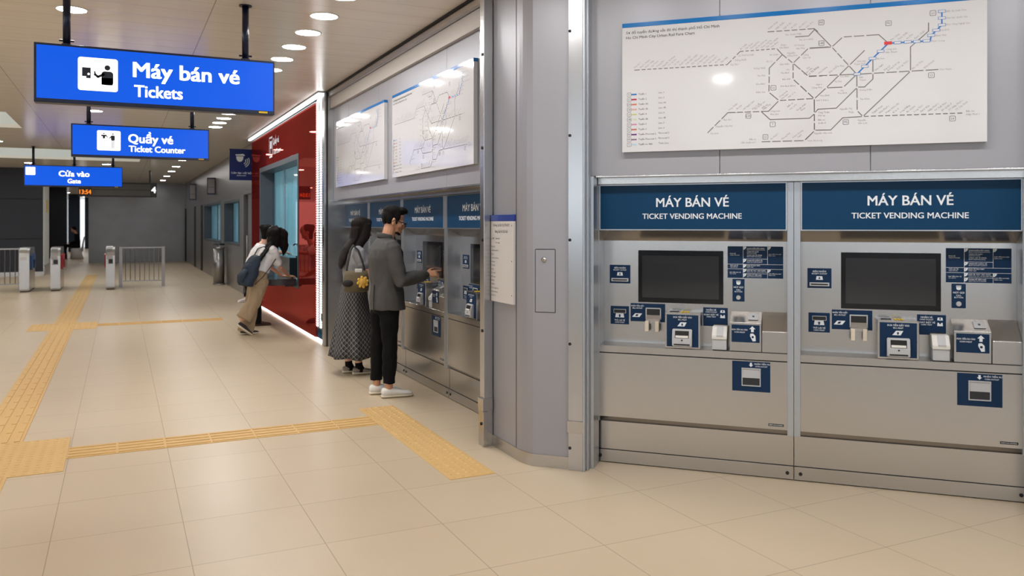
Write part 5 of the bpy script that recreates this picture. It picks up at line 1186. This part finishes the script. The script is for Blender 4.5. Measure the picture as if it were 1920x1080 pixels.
loft(bm, [(V((-.10, 0, .0)), sx_*.07, sy_*.12), (V((-.10, 0, .0))+ax*.03, sx_*.105, sy_*.155), (V((-.10, 0, 0))+ax*.18, sx_*.115, sy_*.165), (V((-.10, 0, 0))+ax*.33, sx_*.095, sy_*.150), (V((-.09, 0, 0))+ax*.42, sx_*.06, sy_*.12), (V((-.085, 0, 0))+ax*.45, sx_*.025, sy_*.07)], 22)
ob('pack', wrinkle(fuse(bm, .009, 4), .016, (9, 9, 9)), NAVYCLOTH, t, True)
bm = BM(); loft(bm, [(V((-.17, -.03, .06)), sx_*.03, sy_*.09), (V((-.185, -.03, .06))+ax*.08, sx_*.045, sy_*.11), (V((-.16, -.03, .06))+ax*.18, sx_*.03, sy_*.10)], 16); ob('pocket', bm, NAVYCLOTH, t, True)
bm = BM(); tube(bm, [(.0, -.14, .03), (.10, -.165, .13), (.20, -.17, .26), (.27, -.165, .36)], .012, 8, .5); ob('strap', bm, DENIMB, t, True)
bm = BM(); tube(bm, [(.05, .06, .40), (.12, .10, .50), (.22, .13, .53), (.30, .14, .47)], .012, 8, .5); ob('strap', bm, DENIMB, t, True)

# ---- somebody stepping out of the dark doorway; only a foot shows
t = thing('person', 'person in black stepping out of the doorway, only one white sneaker showing', 'person', (2.62, 17.3, 0))
bm = BM(); head_lumps(bm, (.12, 0, 1.5), (-1, -.3, -.1), .95, False)
limb(bm, [(.14, 0, 1.3), (.13, 0, 1.42)], [.06, .05]); loft(bm, [((.13, 0, .85), (.09, 0, 0), (0, .13, 0)), ((.14, 0, 1.1), (.09, 0, 0), (0, .13, 0)), ((.15, 0, 1.32), (.06, 0, 0), (0, .14, 0))], 16)
limb(bm, [(.10, -.06, .85), (-.10, -.18, .47), (-.37, -.42, .10)], [.08, .055, .04]); limb(bm, [(.15, .09, .85), (.17, .1, .45), (.2, .1, .05)], [.08, .055, .04])
for s in (-1, 1): limb(bm, [(.15, .16*s, 1.28), (.16, .19*s, 1.0), (.12, .18*s, .8)], [.045, .036, .025]); hand_lumps(bm, (.12, .18*s, .8), (-.2, 0, -1), (0, s, 0), (-1, 0, 0), .9, (.3, .3, .35, .4), .3)
ob('body', fuse(bm, .009, 3), SKIN2, t, True)
bm = BM(); loft(bm, [((.13, 0, .80), (.12, 0, 0), (0, .16, 0)), ((.14, 0, 1.1), (.11, 0, 0), (0, .16, 0)), ((.15, 0, 1.34), (.09, 0, 0), (0, .16, 0))], 16)
limb(bm, [(.10, -.06, .85), (-.10, -.18, .47), (-.36, -.41, .13)], [.10, .075, .06]); limb(bm, [(.15, .09, .85), (.17, .1, .45), (.19, .1, .12)], [.10, .075, .06])
for s in (-1, 1): limb(bm, [(.15, .16*s, 1.28), (.16, .19*s, 1.0), (.125, .18*s, .84)], [.07, .055, .045])
ob('clothes', fuse(bm, .011, 3), BLACKCLOTH, t, True)
bm = BM(); ball(bm, (.14, 0, 1.56), (.095, .085, .09)); ob('hair', bm, HAIR, t, True)
for hx, hy, dx, dy in ((-.30, -.40, -.23, -.09), (.26, .1, -.26, 0)):
    bt, bs = BM(), BM(); shoe(bt, bs, (hx, hy, 0), (hx+dx, hy+dy, 0), .095, .09); so = ob('sneaker', bt, SHOEW, t, True); ob('sole', bs, SHOEW, so, True)

# ---- seated person far behind, on a chair with a white cover
t = thing('covered_chair', 'white cloth-covered chair far away beyond the gates', 'chair', (-1.72, 41.0, 0))
bm = BM(); loft(bm, [((0, 0, 0), (.27, 0, 0), (0, .25, 0)), ((-.02, 0, .25), (.22, 0, 0), (0, .22, 0)), ((-.02, 0, .46), (.23, 0, 0), (0, .22, 0)), ((-.02, 0, .48), (.2, 0, 0), (0, .2, 0))], 18); ob('seat_cover', bm, WHITECLOTH, t, True)
bm = BM(); loft(bm, [((.20, 0, .35), (.05, 0, 0), (0, .21, 0)), ((.24, 0, .7), (.035, 0, 0), (0, .2, 0)), ((.29, 0, .95), (.03, 0, 0), (0, .17, 0)), ((.30, 0, 1.0), (.01, 0, 0), (0, .1, 0))], 18); ob('back_cover', bm, WHITECLOTH, t, True)
t = thing('person', 'person in dark clothes sitting on the white-covered chair far beyond the gates', 'person', (-1.76, 41.0, 0))
bm = BM(); head_lumps(bm, (-.10, 0, 1.30), (-.95, 0, -.3), .95); limb(bm, [(.02, 0, 1.08), (-.05, 0, 1.22)], [.06, .055]); loft(bm, [((.06, 0, .56), (.1, 0, 0), (0, .15, 0)), ((.08, 0, .8), (.1, 0, 0), (0, .15, 0)), ((.04, 0, 1.08), (.08, 0, 0), (0, .15, 0))], 16)
for s in (-1, 1):
    limb(bm, [(.05, s*.09, .60), (-.40, s*.1, .58), (-.42, s*.1, .08)], [.08, .06, .045]); limb(bm, [(.04, s*.17, 1.04), (.0, s*.2, .78), (-.25, s*.1, .70)], [.045, .038, .028]); hand_lumps(bm, (-.25, s*.1, .70), (-1, -.3*s, 0), (0, 0, 1), (0, -s, 0), .95, (.4, .5, .5, .6), .4)
ob('body', fuse(bm, .010, 3), SKIN, t, True)
bm = BM(); loft(bm, [((.06, 0, .50), (.12, 0, 0), (0, .19, 0)), ((.06, 0, .8), (.11, 0, 0), (0, .19, 0)), ((.04, 0, 1.12), (.11, 0, 0), (0, .19, 0))], 18)
for s in (-1, 1): limb(bm, [(.05, s*.09, .61), (-.40, s*.1, .58), (-.42, s*.1, .12)], [.11, .09, .075]); limb(bm, [(.04, s*.17, 1.04), (.0, s*.2, .78), (-.2, s*.12, .71)], [.075, .06, .05])
ob('clothes', fuse(bm, .012, 3), BLACKCLOTH, t, True)
bm = BM(); ball(bm, (-.07, 0, 1.36), (.11, .09, .09)); ob('hair', bm, HAIR, t, True)
for s in (-1, 1): bt, bs = BM(), BM(); shoe(bt, bs, (-.36, s*.1, 0), (-.63, s*.1, 0), .095, .09); so = ob('shoe', bt, BLACKCLOTH, t, True); ob('sole', bs, GAP, so, True)
